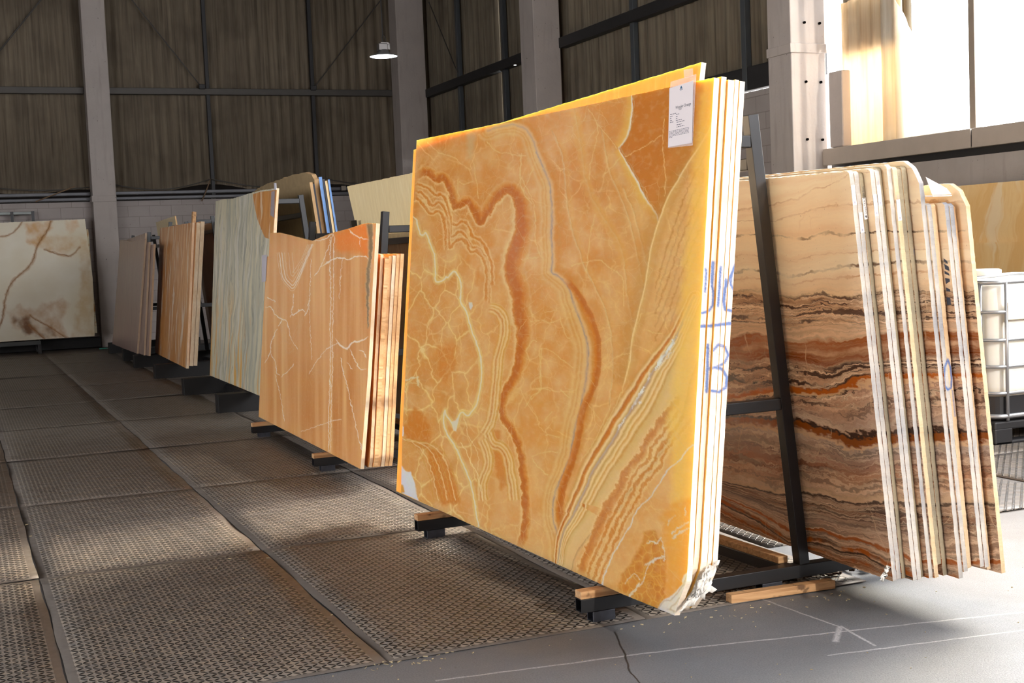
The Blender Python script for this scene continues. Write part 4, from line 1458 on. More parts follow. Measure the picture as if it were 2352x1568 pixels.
# torn fibreglass mesh hanging under the near corner of the stack
def ragged(name, pts3, mat, label, n=14, seed=1, drop=.03):
    g = np.random.default_rng(seed)
    mb = MB()
    vs, fs = [], []
    P = [Vector(p) for p in pts3]
    for i in range(n+1):
        a = P[0].lerp(P[1], i/n); b = P[3].lerp(P[2], i/n)
        for k in range(9):
            q = a.lerp(b, k/8)+Vector((g.normal(0, .003), g.normal(0, .006), g.normal(0, .003)-(drop*g.random() if k == 8 else 0)))
            vs.append(q)
    for i in range(n):
        for k in range(8):
            q = i*9+k
            fs.append((q, q+1, q+10, q+9))
    mb.add(vs, fs)
    o = mb.build(name, mat, smooth=True, fix=False)
    s_ = o.modifiers.new('thickness', 'SOLIDIFY'); s_.thickness = .0012
    return tag(o, label, 'mesh scrap')


t = NT('fibreglass_mesh')
xs = t.xyz()
wv = t.m('MAXIMUM', t.m('GREATER_THAN', t.m('FRACT', t.m('MULTIPLY', xs[1], 380)), .45), t.m('GREATER_THAN', t.m('FRACT', t.m('MULTIPLY', xs[2], 380)), .45))
t.fin(S(244, 240, 234), .7, 0, .2)
tp = t.n('BsdfTransparent'); mx = t.n('MixShader'); t.to(mx.inputs[0], t.m('MULTIPLY', wv, .8))
t.t.links.new(tp.outputs[0], mx.inputs[1]); t.t.links.new(t.p.outputs[0], mx.inputs[2]); t.t.links.new(mx.outputs[0], t.out.inputs[0])
M['gauze'] = t.mat
yg = 4.03
ragged('torn_mesh', [on_y(1584, 1372, yg), on_y(1622, 1300, yg), on_y(1640, 1352, yg), on_y(1560, 1404, yg)], M['gauze'], 'white torn fibreglass mesh hanging from the near bottom corner of the orange stack', seed=3, drop=.012)
ragged('torn_mesh', [on_y(1618, 1310, yg-.035), on_y(1656, 1284, yg-.03), on_y(1618, 1362, yg-.03), on_y(1596, 1360, yg-.03)], M['gauze'], 'loose white mesh flap over the chipped corners of the orange edges', seed=5, drop=.02)

# ================================================================== front right stack: brown striped onyx
PR = Vector((3.317, 4.415, .142))
FT = Frame(PR, (SK, .9995), R(-6))
p5 = lambda pts: tr(3.135, 1680, 380, pts)
p6 = lambda pts: tr(3.136, 1640, 860, pts)
LEV = [(0.0, [(1500, 435), (1700, 411), (1953, 392), (2100, 382)]), (.12, p5([(-300, 340), (60, 330), (270, 290), (420, 250), (490, 232), (600, 160), (680, 155), (830, 65), (1100, 20)])),
       (.20, p5([(-300, 420), (100, 400), (320, 400), (520, 338), (600, 310), (760, 282), (870, 285), (1200, 260)])),
       (.30, p5([(-300, 500), (60, 495), (300, 500), (420, 522), (540, 527), (620, 500), (700, 485), (820, 512), (890, 490), (1200, 470)])),
       (.42, p5([(-300, 770), (40, 772), (110, 750), (190, 757), (330, 777), (410, 806), (560, 767), (700, 740), (900, 720), (1200, 690)])),
       (.50, p5([(-300, 940), (30, 932), (110, 922), (215, 936), (360, 952), (450, 970), (600, 940), (660, 918), (730, 950), (840, 962), (940, 942), (1200, 920)])),
       (.58, p5([(-300, 1120), (20, 1112), (150, 1127), (240, 1122), (370, 1132), (560, 1116), (720, 1102), (960, 1150), (1200, 1130)])),
       (.64, p5([(-300, 1280), (10, 1240), (100, 1208), (180, 1198), (250, 1222), (400, 1272), (500, 1276), (620, 1250), (780, 1272), (960, 1222), (1200, 1190)])),
       (.73, p5([(-300, 1400), (5, 1410), (120, 1432), (200, 1410), (280, 1400), (410, 1402), (520, 1422), (680, 1462), (820, 1420), (990, 1415), (1200, 1390)])),
       (.80, p6([(-300, 170), (110, 165), (200, 160), (300, 130), (420, 120), (550, 105), (700, 122), (850, 127), (920, 90), (1000, 30), (1200, 0)])),
       (.88, p6([(-300, 320), (110, 322), (250, 310), (430, 345), (590, 350), (700, 386), (800, 402), (880, 432), (960, 492), (1060, 492), (1170, 460), (1400, 450)])),
       (1.0, p6([(-300, 700), (70, 762), (250, 800), (480, 850), (640, 830), (800, 852), (900, 892), (1040, 912), (1220, 892), (1500, 900)])),
       (1.2, p6([(-300, 760), (60, 908), (200, 980), (320, 1042), (450, 1132), (540, 1200), (690, 1192), (800, 1204), (900, 1252), (1060, 1272), (1240, 1372), (1500, 1480)])),
       (1.3, p6([(-300, 850), (50, 1060), (300, 1170), (550, 1270), (700, 1312), (900, 1392), (1270, 1497), (1500, 1600)]))]


def strata(fr):
    def f(G):
        px = Paint(fr, G, (0, 0, 0))
        ys = []
        for l, pts in LEV:
            q = np.array(pts)
            ys.append(np.interp(px.x, q[:, 0], q[:, 1]))
        ys = np.array(ys)
        out = np.zeros(px.sh)
        ls = [l for l, _ in LEV]
        for k in range(len(ls)-1):
            a, b = ys[k], ys[k+1]
            mk = (px.y >= a) & (px.y <= b)
            out = np.where(mk, ls[k]+(ls[k+1]-ls[k])*(px.y-a)/np.maximum(b-a, 1e-3), out)
        out = np.where(px.y > ys[-1], 1.3, out)
        return {'level': out}
    return f


def m_striped():
    t = NT('striped_brown_onyx')
    o = t.obj()
    L0 = t.attr('level')
    w1 = t.noise(t.mp(o, scale=(1, 1.6, 1)), scale=6, detail=5, rough=.6)
    w2 = t.noise(t.mp(o, scale=(1, 2.2, 1)), scale=26, detail=4)
    lower = t.mr(L0, .42, .55)
    L = t.m('ADD', t.m('ADD', L0, t.m('MULTIPLY', t.m('MULTIPLY', t.m('SUBTRACT', w1, .5), t.mr(lower, 0, 1, .03, .026)), 1.0)), t.m('MULTIPLY', t.m('SUBTRACT', w2, .5), .022))
    k = 1/1.3
    cr, tan, pink, rust, drk, gry = S(254, 234, 200), S(236, 196, 158), S(216, 170, 142), S(150, 78, 24), S(70, 48, 36), S(186, 164, 148)
    base = t.ramp(t.m('MULTIPLY', L, k), [(0, S(254, 238, 208)), (.12*k, cr), (.3*k, S(251, 222, 182)), (.42*k, cr), (.49*k, S(246, 212, 170)), (.505*k, S(150, 112, 84)), (.55*k, tan), (.58*k, S(226, 186, 150)),
                                          (.635*k, tan), (.645*k, rust), (.72*k, S(128, 60, 14)), (.735*k, S(200, 160, 130)), (.79*k, S(190, 150, 122)), (.83*k, pink), (.87*k, gry),
                                          (.90*k, gry), (.95*k, S(172, 114, 84)), (1.0*k, S(228, 192, 160)), (1.05*k, S(150, 108, 84)), (1.09*k, S(152, 128, 114)), (1.13*k, S(226, 184, 152)), (1.18*k, S(216, 176, 144)), (1.195*k, S(150, 84, 30)), (1.22*k, S(222, 182, 150)), (1.25*k, S(158, 92, 40)), (1.3*k, S(212, 168, 134))])
    amt = t.ramp(t.m('MULTIPLY', L, k), [(0, (.0,)*3), (.28*k, (.03,)*3), (.48*k, (.04,)*3), (.5*k, (1,)*3), (.585*k, (.95,)*3), (.60*k, (.3,)*3), (.64*k, (.25,)*3), (.65*k, (.12,)*3), (.72*k, (.15,)*3), (.735*k, (1,)*3), (.82*k, (1,)*3),
                                         (.86*k, (.45,)*3), (.95*k, (.6,)*3), (1.0*k, (.5,)*3), (1.04*k, (.9,)*3), (1.10*k, (.5,)*3), (1.18*k, (.7,)*3), (1.3*k, (.7,)*3)])
    u = t.xyz(o)[0]
    f1 = t.noise(t.comb(t.m('MULTIPLY', u, 2.2), t.m('MULTIPLY', L, 100), 0.0), scale=1.0, detail=6, rough=.62, dist=.55)
    f2 = t.noise(t.comb(t.m('MULTIPLY', u, 2.8), t.m('MULTIPLY', L, 120), 4.0), scale=1.0, detail=6, rough=.65, dist=.6)
    f3 = t.noise(t.comb(t.m('MULTIPLY', u, 1.4), t.m('MULTIPLY', L, 20), 9.0), scale=1.0, detail=4)
    c = t.mix(t.m('MULTIPLY', t.mr(f3, .42, .7), .45), base, S(226, 178, 136), 'MIX')
    c = t.mix(t.m('MULTIPLY', t.mr(f2, .48, .56), t.m('MULTIPLY', amt, .85)), c, S(248, 218, 184))
    c = t.mix(t.m('MULTIPLY', t.mr(f1, .51, .56), amt), c, S(72, 48, 38))
    c = t.mix(t.m('MULTIPLY', t.mr(f1, .42, .5), t.m('MULTIPLY', t.mr(f1, .5, .54, 1, 0), t.m('MULTIPLY', amt, .6))), c, S(132, 92, 66))

    def line(l0, w, col, a=1.0, br=0.0):
        nonlocal c
        m_ = t.mr(t.m('ABSOLUTE', t.m('SUBTRACT', L, l0)), w*.5, w*1.5, a, 0)
        if br: m_ = t.m('MULTIPLY', m_, t.mr(t.noise(t.mp(o, scale=(1, .2, 1)), scale=7, detail=4), .5-br*.3, .5+br*.3))
        c = t.mix(m_, c, col)
    line(.12, .004, S(176, 112, 62), .8, .6); line(.20, .003, S(178, 122, 74), .8, .7); line(.30, .0035, S(84, 56, 40), .95, .35)
    line(.24, .003, S(250, 224, 184), .5); line(.35, .004, S(250, 226, 190), .6); line(.37, .002, S(190, 132, 84), .6, .5)
    line(.42, .004, S(96, 62, 42), .95, .6); line(.447, .003, S(186, 112, 54), .7, .8); line(.682, .006, S(222, 178, 140), .85, .5)
    line(.80, .006, S(184, 96, 26)); line(.808, .003, S(230, 186, 140), .8); line(.88, .010, S(140, 72, 18)); line(.872, .003, S(60, 38, 28)); line(.893, .004, S(222, 180, 140), .8)
    line(1.0, .006, S(222, 184, 146), .8); line(1.012, .004, S(70, 50, 40), .9); line(1.155, .006, S(178, 92, 26), .9); line(1.2, .010, S(188, 98, 28), 1, .2); line(1.215, .005, S(66, 44, 32), .9); line(1.25, .008, S(184, 96, 30), .9, .3)
    # pale cross fissures
    e = t.vor(t.vadd(t.mp(o, scale=(1, .55, 1)), t.vscale(t.noise(o, scale=6, detail=3, out=1), .12)), 5.5, 'DISTANCE_TO_EDGE')
    c = t.mix(t.m('MULTIPLY', t.mr(e, 0, .02, 1, 0), t.mr(t.noise(o, scale=3.3), .5, .62, 0, .6)), c, S(232, 196, 156))
    sp = t.noise(o, scale=90, detail=2)
    c = t.mix(t.mr(sp, .70, .74, 0, .5), c, S(150, 100, 66))
    return t.fin(c, .22, 0, .4)


M['striped'] = m_striped()
M['striped_edge'] = edge_mat('resined_edge', S(206, 198, 188), S(172, 168, 166), S(126, 130, 142), mott=11)
M['striped_edge_dull'] = edge_mat('shaded_green_resin_edge', S(170, 158, 134), S(146, 136, 116), S(104, 98, 92), mott=10)  # duller copy: greenish resin, with the shade of recessed edges in its colour
M['striped_edge_warm'] = edge_mat('warm_resin_edge', S(230, 208, 174), S(212, 182, 144), S(186, 146, 108), mott=9)
ZERO = [(tr(3.134, 2150, 560, [(85, 830), (62, 890), (57, 960), (62, 1020), (85, 1050), (108, 1035), (112, 970), (104, 890), (85, 830)]), 4), (tr(3.134, 2150, 560, [(118, 1055), (128, 1150), (137, 1240)]), 2),
        ([(2103, 508), (2106, 530)], 5), ([(2103, 575), (2108, 600)], 8), ([(2110, 628), (2113, 638)], 7)]


def zero_edges(px):
    return {'paint': stroke_val(px, ZERO, 1.8), 'ink': np.zeros(len(px))}


ORD = ['first', 'second', 'third', 'fourth', 'fifth', 'sixth', 'seventh', 'eighth', 'ninth', 'tenth', 'eleventh', 'twelfth', 'thirteenth', 'fourteenth', 'fifteenth', 'sixteenth', 'seventeenth']
ed, du_, wa = M['striped_edge'], M['striped_edge_dull'], M['striped_edge_warm']
#        w0    t    u_near top px       bottom v   edge
TKA = [(.000, .0205, -.318, 1.612, -.013, ed, 'whole brown striped inner face visible behind the black leg'),
       (.0210, .0205, -.320, 1.610, -.010, ed, 'flush white edge beside the striped face'),
       (.0430, .0195, -.323, 1.606, -.008, du_, 'greenish edge with sticker reading onyx'),
       (.0635, .0200, -.361, 1.618, -.010, ed, 'white edge carrying a white sticker'),
       (.0845, .0200, -.363, 1.613, -.010, ed, 'white edge with wide pale sticker'),
       (.1055, .0200, -.352, 1.622, -.008, du_, 'shaded recessed edge'),
       (.1270, .0200, -.381, 1.630, -.006, ed, 'white edge with wrinkled film on top'),
       (.1480, .0200, -.390, 1.622, -.006, wa, 'edge with white sticker near top'),
       (.1690, .0200, -.388, 1.616, .045, du_, 'beige edge, shorter at the bottom'),
       (.1900, .0210, -.392, 1.622, -.002, du_, 'grey-green edge with blue paint smears'),
       (.2160, .0210, -.449, 1.640, -.006, ed, 'tall white edge with chamfered top corner'),
       (.2380, .0200, -.456, 1.475, .02, ed, 'short white edge with blue painted loop'),
       (.2590, .0200, -.455, 1.475, .03, wa, 'cream edge right of the blue loop'),
       (.2880, .0200, -.494, 1.475, .04, ed, 'white edge beside the black scribbled face'),
       (.3090, .0200, -.497, 1.470, .035, ed, 'white edge with peeling film'),
       (.3300, .0190, -.484, 1.465, .02, wa, 'translucent warm edge'),
       (.3580, .0200, -.531, 1.545, .012, wa, 'outermost, nearest the plastic tank')]
tka = []
for k, (w0, t_, un, v1, v0, em, lab) in enumerate(TKA):
    f = FT.off(w0)
    ch = .0 if k not in (10, 16) else .09
    near = [(un, v0), (un, v1-ch-.012), (un+.012, v1-.004)] if not ch else [(un, v0), (un, v1-ch), (un+.03, v1-.03), (un+.075, v1)]
    uf = 1.9+.02*(k % 3)
    bot = [(un, v0), (.855, v0+.03), (uf, v0+.06)] if k < 2 else [(un, v0), (.3, max(v0, .005)), (uf, max(v0, .01))]
    top = [near[-1], (uf, v1+.02)]
    o = slab('striped_onyx_slab', f, near, [(uf, bot[-1][1]), (uf, v1+.02)], top, bot, t_, 170 if k == 0 else 90, 260, (M['striped'], em, M['striped']),
             ('brown and cream striped onyx slab, ' if k == 0 else ORD[k]+' slab from left in the striped stack, ')+lab, 'brown striped onyx slabs on the nearest rack', .003, 40+k, 3 if k < 9 else 4, strata(f), zero_edges)
    tka.append((o, f))


def sticker(k, px4, txt, strong=True):
    o, f = tka[k]
    w0, t_, un = TKA[k][:3]
    # edge plane: local frame of the slab, at u = un ; trace pixels onto it
    d, up, n = f.d, f.up, f.n
    c = f.P+d*(un-.0008)
    def loc(x, y):
        r = ray(x, y)
        q = Vector(EYE)+r*((c-Vector(EYE)).dot(d)/r.dot(d))-f.P
        return Vector((un-.0008, q.dot(up), q.dot(n)))
    vt = (loc(*px4[0]).y+loc(*px4[1]).y)/2; vb = (loc(*px4[2]).y+loc(*px4[3]).y)/2
    P = [Vector((un-.0008, v_, w_)) for v_, w_ in ((vt, t_*.06), (vt, t_*.94), (vb, t_*.94), (vb, t_*.06))]
    st = MB().prism(P, (0, 0, 0), (-.0006, 0, 0)).build('label_sticker', M['paper_white'], o)
    a = (P[3]+P[2])/2; b = (P[0]+P[1])/2           # bottom to top
    L = (b-a).length
    x = (b-a).normalized(); nrm = Vector((-1, 0, 0)); y = nrm.cross(x)
    wdt = (P[1]-P[0]).length
    ink = M['ink'] if strong else M['ink_faint']
    if txt:
        cu = bpy.data.curves.new('sticker_text', 'FONT'); cu.body = txt; cu.size = L*.145; cu.align_y = 'CENTER'
        cu.materials.append(ink)
        tx = bpy.data.objects.new('sticker_text', cu); COL.objects.link(tx); tx.parent = st
        q = a+x*L*.24+nrm*.0009
        tx.matrix_local = Matrix(((x.x, y.x, nrm.x, q.x), (x.y, y.y, nrm.y, q.y), (x.z, y.z, nrm.z, q.z), (0, 0, 0, 1)))
        as_mesh(tx)
    m_ = a+x*L*.12
    mb = MB()
    rr = min(wdt*.32, L*.09)
    for sx, sy in ((0, 0),):
        mb.prism([m_+x*rr*1.25, m_+y*rr*.8+x*rr*.1, m_-x*rr*.9, m_-y*rr*.8+x*rr*.1], nrm*.0007, nrm*.0011)
    mb.build('sticker_emblem', ink, st)


M['paper_white'] = plain('sticker_paper', S(240, 238, 240), .5, 0, .3, .02)
M['ink_faint'] = plain('faint_ink', S(176, 174, 190), .7, 0, .1, .05)
sticker(2, [(1983, 454), (1991.5, 453), (1997, 502), (1988.5, 504)], 'Onyx-TKA 8mm 2cm')
sticker(7, [(2049, 460), (2057, 459), (2063, 507), (2055, 509)], 'Onyx-TKA 8mm', False)
sticker(4, [(2009.5, 426), (2019, 424.5), (2024, 472), (2015, 473)], 'Onyx-TKA 8mm', False)
sticker(3, [(2004.5, 447), (2011, 446), (2015, 495), (2008, 497)], '', False)
sticker(0, [(1953.5, 426), (1963, 424), (1967, 470), (1958, 472)], 'Onyx-TKA', False)
sticker(1, [(1975, 488), (1980, 487), (1985, 533), (1981, 534)], 'Onyx-TKA', False)
ragged('torn_mesh', [on_y(2040, 1300, 4.07), on_y(2044, 1302, 4.07), on_y(2030, 1334, 4.05), on_y(2017, 1332, 4.05)], M['gauze'], 'small white mesh scrap hanging from the bottom corner of the brown striped slab', 6, 8, .004)
# white foam sheet lying folded over the shorter slabs of the stack
t = NT('foam_sheet'); M['foam'] = t.fin(S(246, 246, 248), .6, 0, .3)
mb = MB()
q = [Vector((3.418, 3.93, 1.632)), Vector((3.500, 3.92, 1.632)), Vector((3.500, 4.12, 1.640)), Vector((3.418, 4.13, 1.640))]
mb.prism(q, (0, 0, -.002), (0, 0, .002))
q = [Vector((3.418, 3.932, 1.637)), Vector((3.500, 3.922, 1.637)), Vector((3.503, 3.95, 1.660)), Vector((3.418, 3.965, 1.705))]
mb.prism(q, (0, 0, 0), (0, .004, .002))
tag(mb.build('foam_sheet', M['foam'], bevel=.001), 'bright white folded sheet lying on the shorter slabs of the brown striped stack', 'sheet')

# scribbled black marks on the slab face next to the short white edges
o13, f13 = tka[13]
mb = MB()
for q in ([(2168, 593), (2176, 600), (2177, 606), (2168, 600)], [(2169, 606), (2179, 612), (2181, 622), (2171, 618)], [(2170, 622), (2180, 628), (2181, 633), (2170, 628)], [(2171, 638), (2181, 640), (2182, 646), (2173, 652)], [(2173, 660), (2182, 664), (2183, 670), (2174, 668)], [(2174, 682), (2183, 684), (2184, 700), (2176, 700)]):
    mb.prism([(*f13.uv(*p_), 0) for p_ in q], (0, 0, -.0009), (0, 0, -.0002))
mb.build('pen_marks', M['ink'], o13)
# ================================================================== second rack, left: vertically grained orange onyx
B0, B1 = on_z(595, 957, .141), on_z(830, 1076, .141)
F2 = Frame(B1, (B0-B1).to_2d(), R(6))
u2 = F2.uv
GN = S(230, 166, 104)


def paint_grain(shift=0.0):
    def f(G, fr=None):
        fr = fr or F2
        p = Paint(fr, G, GN)
        n1, n2 = p.noise(26, 420, 3, 5), p.noise(8, 300, 6, 4)
        n3 = p.noise(120, 200, 8, 3)
        p.put(.5+2.6*n1, S(208, 138, 76))
        p.put(.3+2.4*n2, S(240, 186, 126))
        p.put(.2+1.5*n3, S(226, 168, 110))
        b = lambda pts: tr(2.851, 450, 370, pts)
        V = S(250, 232, 206)
        # bright orange upper corner
        m, _ = p.poly(b([(905, 470), (1020, 420), (1130, 405), (1125, 620), (1010, 600), (910, 580)]), 14, 6)
        p.put(m*.75, S(240, 136, 44))
        # nested hanging curves
        for k, (dx, dy) in enumerate(((0, 0), (18, -20), (36, -46), (60, -80), (84, -110), (-12, 16))):
            q = b([(545+dx, 600), (555+dx, 700), (575+dx*.8, 780+dy*.4), (610+dx*.4, 815+dy*.8), (630, 838+dy), (655-dx*.2, 810+dy*.8), (690-dx*.3, 730+dy*.4), (730-dx*.4, 630), (765-dx*.4, 545)])
            p.line(q, 1.8 if k in (0, 1) else .9, V, .9 if k < 2 else .6, 1.5, .9)
        for k, off in enumerate((0, 26, 50, 76)):
            q = b([(520-off*.2, 880+off), (545, 950+off), (575, 1120+off*1.3), (610, 1180+off*1.2), (650, 1120+off*1.2), (700, 980+off), (745, 840+off), (790, 700+off)])
            p.line(q, 1.2, S(222, 176, 124), .5, 2, 1.4)
        for pts, w in (([(880, 500), (878, 700), (885, 900), (876, 1100), (885, 1300), (872, 1560), (868, 1900)], 2.2), ([(905, 490), (900, 700), (902, 900), (892, 1100), (896, 1300), (888, 1560), (880, 1900)], 1.8),
                       ([(755, 640), (748, 800), (742, 1000), (760, 1300)], 1.2), ([(960, 640), (945, 760), (940, 900)], 1.2),
                       ([(815, 690), (860, 665), (900, 640), (960, 628), (1000, 648), (1050, 620), (1120, 625), (1135, 660)], 4), ([(780, 750), (820, 690), (870, 560), (900, 480)], 2),
                       ([(770, 520), (820, 520), (870, 495), (900, 470)], 3), ([(1000, 440), (1030, 480), (1075, 500), (1130, 515)], 3), ([(1075, 505), (1075, 560)], 1.6),
                       ([(455, 960), (490, 945), (520, 1010), (570, 1040), (590, 1035), (605, 1070)], 2.6), ([(615, 1015), (650, 1000), (690, 965), (720, 990)], 3), ([(640, 870), (635, 960), (620, 1020)], 1.5),
                       ([(470, 890), (520, 920)], 2), ([(540, 1080), (560, 1045)], 2), ([(530, 1100), (490, 1190), (485, 1260), (520, 1310), (530, 1390), (545, 1400)], 2.2), ([(450, 1320), (490, 1250)], 1.6), ([(560, 1410), (610, 1370), (640, 1330)], 2),
                       ([(740, 900), (735, 960), (715, 1010)], 1.8), ([(600, 1060), (620, 1160), (665, 1230)], 1.4),
                       ([(915, 1165), (960, 1220), (1000, 1230), (1015, 1185), (1080, 1180), (1130, 1150)], 5), ([(1010, 1230), (1040, 1300), (1075, 1370), (1120, 1360)], 3), ([(1070, 1240), (1100, 1245), (1115, 1290)], 3),
                       ([(950, 1290), (965, 1380), (985, 1450), (1010, 1560), (1050, 1750), (1110, 1980)], 2.2), ([(740, 1390), (800, 1300), (860, 1220), (930, 1190)], 1.4), ([(690, 1770), (780, 1740), (860, 1710), (950, 1690)], 1.4),
                       ([(520, 1400), (560, 1560), (580, 1700)], 1.5), ([(990, 1320), (1020, 1360)], 1.6)):
            p.line(b(pts), w*.75, V, .95, 2.6, .9, taper=w > 2.5, ns=5)
        # grey-green seam near the end
        p.bands(b([(1140, 400), (1150, 520), (1140, 640), (1125, 760), (1125, 880), (1130, 1000), (1128, 1100)]), [(-6, V, 0), (-4, S(190, 160, 120), .8), (-2, S(134, 122, 98), .9), (3, S(130, 116, 92), .9), (6, S(196, 166, 120), .6), (9, GN, 0)], 3, 5, 7, wid=[1.3, 1, .8, .9, .6, .4])
        return {'pattern': p.c}
    return f


M['grain'] = onyx_mat('grained_orange_onyx', 'pattern', .18, .5, .03, .7)
M['grain_plain'] = onyx_mat('plain_grained_onyx', None, .3, .5, .03, .5, (S(226, 164, 104), S(206, 140, 80), S(238, 184, 126)))
M['edge_tan'] = edge_mat('tan_sawn_edge', S(236, 192, 142), S(214, 166, 114), S(166, 122, 82), False, mott=12)
M['edge_pale'] = edge_mat('pale_sawn_edge', S(246, 224, 192), S(232, 200, 160), S(206, 168, 128), False, mott=12)
top = [(864, 513), (845, 512), (830, 515), (800, 525), (760, 535), (720, 552), (690, 563), (640, 580), (612, 590)]
slab('grained_onyx_slab', F2, [u2(828, 1077), u2(845, 860), u2(864, 513)], [u2(594, 957), u2(602, 780), u2(612, 590)], [u2(*q) for q in top], [u2(828, 1077), u2(700, 1011), u2(594, 957)], .024, 380, 460,
     (M['grain'], M['edge_pale'], M['grain_plain']), 'large orange onyx slab with a wavy top and white veins, frontmost on the second rack', 'grained orange onyx slabs on the second rack', .002, 60, 2, paint_grain())
f = F2.off(.027)
a0 = f.uv(845, 560)
tp_ = [(a0[0], a0[1]-.02)]+[f.uv(*q) for q in ((780, 568), (735, 558), (700, 549), (665, 540), (640, 534), (620, 535))]
slab('grained_onyx_slab', f, [(a0[0], 0), tp_[0]], [(tp_[-1][0]+.02, 0), tp_[-1]], tp_, [(a0[0], 0), (tp_[-1][0]+.02, 0)], .022, 120, 160, (M['grain'], M['edge_tan'], M['grain_plain']),
     'orange onyx slab whose far peak rises behind the wavy top of the veined slab', 'grained orange onyx slabs on the second rack', .003, 62, 1, lambda G: paint_grain()(G, f))
tops2 = ((.052, .020, 872, 583, .05, .006), (.076, .026, 882, 590, .03, .012), (.105, .022, 892, 588, .045, .004), (.129, .023, 903, 586, .04, .004), (.154, .022, 915, 583, .035, .004), (.178, .023, 928, 582, .03, .003))
u20 = u2(845, 860)[0]
for k, (w0, t_, tx, ty, du, wb) in enumerate(tops2):
    f = F2.off(w0)
    un = f.uv(tx, ty)[0]
    v1 = f.uv(tx, ty)[1]
    un = u20+du-.02
    slab('grained_onyx_slab', f, [(un+.02, 0), (un, .06), (un+.01, .5*v1), (un, v1)], [(un+2.2, 0), (un+2.2, v1-.02)], [(un, v1), (un+1.1, v1+.01), (un+2.2, v1-.02)], [(un+.02, 0), (un+2.2, 0)], t_, 60, 120,
         (M['grain_plain'], M['edge_tan'] if k % 3 else M['edge_pale'], M['grain_plain']),
         ('wavy orange slab edge directly behind the veined slab on the second rack' if k == 0 else ORD[k]+' tan edge from left behind the wavy topped veined slab, second rack'),
         'grained orange onyx slabs on the second rack', wb, 70+k, 2)
p_ = MB()
P_ = [Vector((*u2(*q), -.004)) for q in ((603, 586), (615, 586), (612, 646), (603, 648))]
tg = MB().prism([(*u2(603, 586), 0), (*u2(614.5, 585), 0), (*u2(611.5, 646), 0), (*u2(602.5, 648), 0)], (0, 0, -.006), (0, 0, -.003)).build('hanging_tag', plain('grey_card', S(176, 170, 176), .6))
tg.matrix_world = F2.mat()
tag(tg, 'narrow grey card hanging at the far upper corner of the veined orange slab', 'tag')

# second rack, right: pale cream slab
f = Frame((3.43, 8.9, .141), (0, 1), R(-6))
c0, c1, c2 = f.uv(797, 428), f.uv(816, 512), f.uv(944, 398)
M['cream_slab'] = onyx_mat('cream_onyx', None, .3, .0, .03, .3, (S(236, 216, 168), S(222, 200, 150), S(240, 224, 184)))
M['beige_slab'] = onyx_mat('beige_stone', None, .4, .0, .03, .4, (S(176, 152, 112), S(150, 128, 94), S(190, 168, 130)))
slab('cream_slab', f, [(-.5, 0), (-.5, c2[1]+.06)], [(c1[0], 0), c1, c0], [(-.5, c2[1]+.06), c2, c0], [(-.5, 0), (c1[0], 0)], .022, 60, 40, (M['cream_slab'], M['edge_pale'], M['cream_slab']),
     'plain pale cream slab rising behind the second rack, left of the big orange slab', None, .004, 81)
f2_ = f.off(-.024)
w1 = f2_.uv(895, 537)[1]
slab('beige_slab', f2_, [(-.3, 0), (-.3, w1)], [(2.3, 0), (2.3, w1)], [(-.3, w1), (2.3, w1)], [(-.3, 0), (2.3, 0)], .021, 20, 20, (M['beige_slab'], M['edge_tan'], M['beige_slab']),
     'shorter beige slab below the rails of the second rack, in front of the cream slab', None, .003, 82)

# ================================================================== third rack
def m_flow(name, cols, veins, ang, sc=1.0, dark=S(70, 66, 58), gold=None, white=None):
    t = NT(name)
    o = t.obj()
    w = t.vscale(t.noise(o, scale=1.6, detail=3, out=1), .5)
    v = t.mp(t.vadd(o, w), rot=(0, 0, ang), scale=(9*sc, .9*sc, 1))
    n1 = t.noise(v, scale=1.0, detail=6, rough=.6)
    n2 = t.noise(v, scale=2.3, detail=6, rough=.65, dist=.8)
    c = t.ramp(n1, [(.28, cols[0]), (.42, cols[1]), (.54, cols[2]), (.68, cols[3])])
    c = t.mix(t.mr(n2, .54, .62, 0, veins), c, dark)
    if white: c = t.mix(t.mr(t.noise(v, scale=1.7, detail=5), .55, .62, 0, .8), c, white)
    if gold:
        y = t.xyz(o)[1]
        c = t.mix(t.m('MULTIPLY', t.mr(t.noise(v, scale=1.3, detail=4), .52, .6), t.mr(y, gold[1], gold[2], .9, 0)), c, gold[0])
    return t.fin(c, .3, 0, .35)


B0, B1 = on_z(482, 862, .201), on_z(594, 908, .201)
F3 = Frame(B1, (0, 1), R(6))
u3 = F3.uv
M['green'] = m_flow('grey_green_marble', (S(150, 150, 136), S(184, 180, 160), S(210, 200, 170), S(222, 212, 186)), .62, R(28), .8, S(112, 114, 106), (S(226, 172, 82), .4, 1.1), white=S(214, 208, 196))
ne = u3(634, 432)
nb = (ne[0]+.02, 0)
top3 = [(634, 432), (600, 437), (573, 444), (534, 456), (510, 458), (495, 462)]
g3 = slab('marble_slab', F3, [nb, u3(628, 535), ne], [u3(482, 862), u3(495, 462)], [u3(*q) for q in top3], [nb, u3(482, 862)], .03, 120, 120, (M['green'], M['edge_pale'], M['green']),
          'tall grey-green marble slab streaked with ochre, frontmost on the third rack', 'slabs on the third rack', .004, 90)
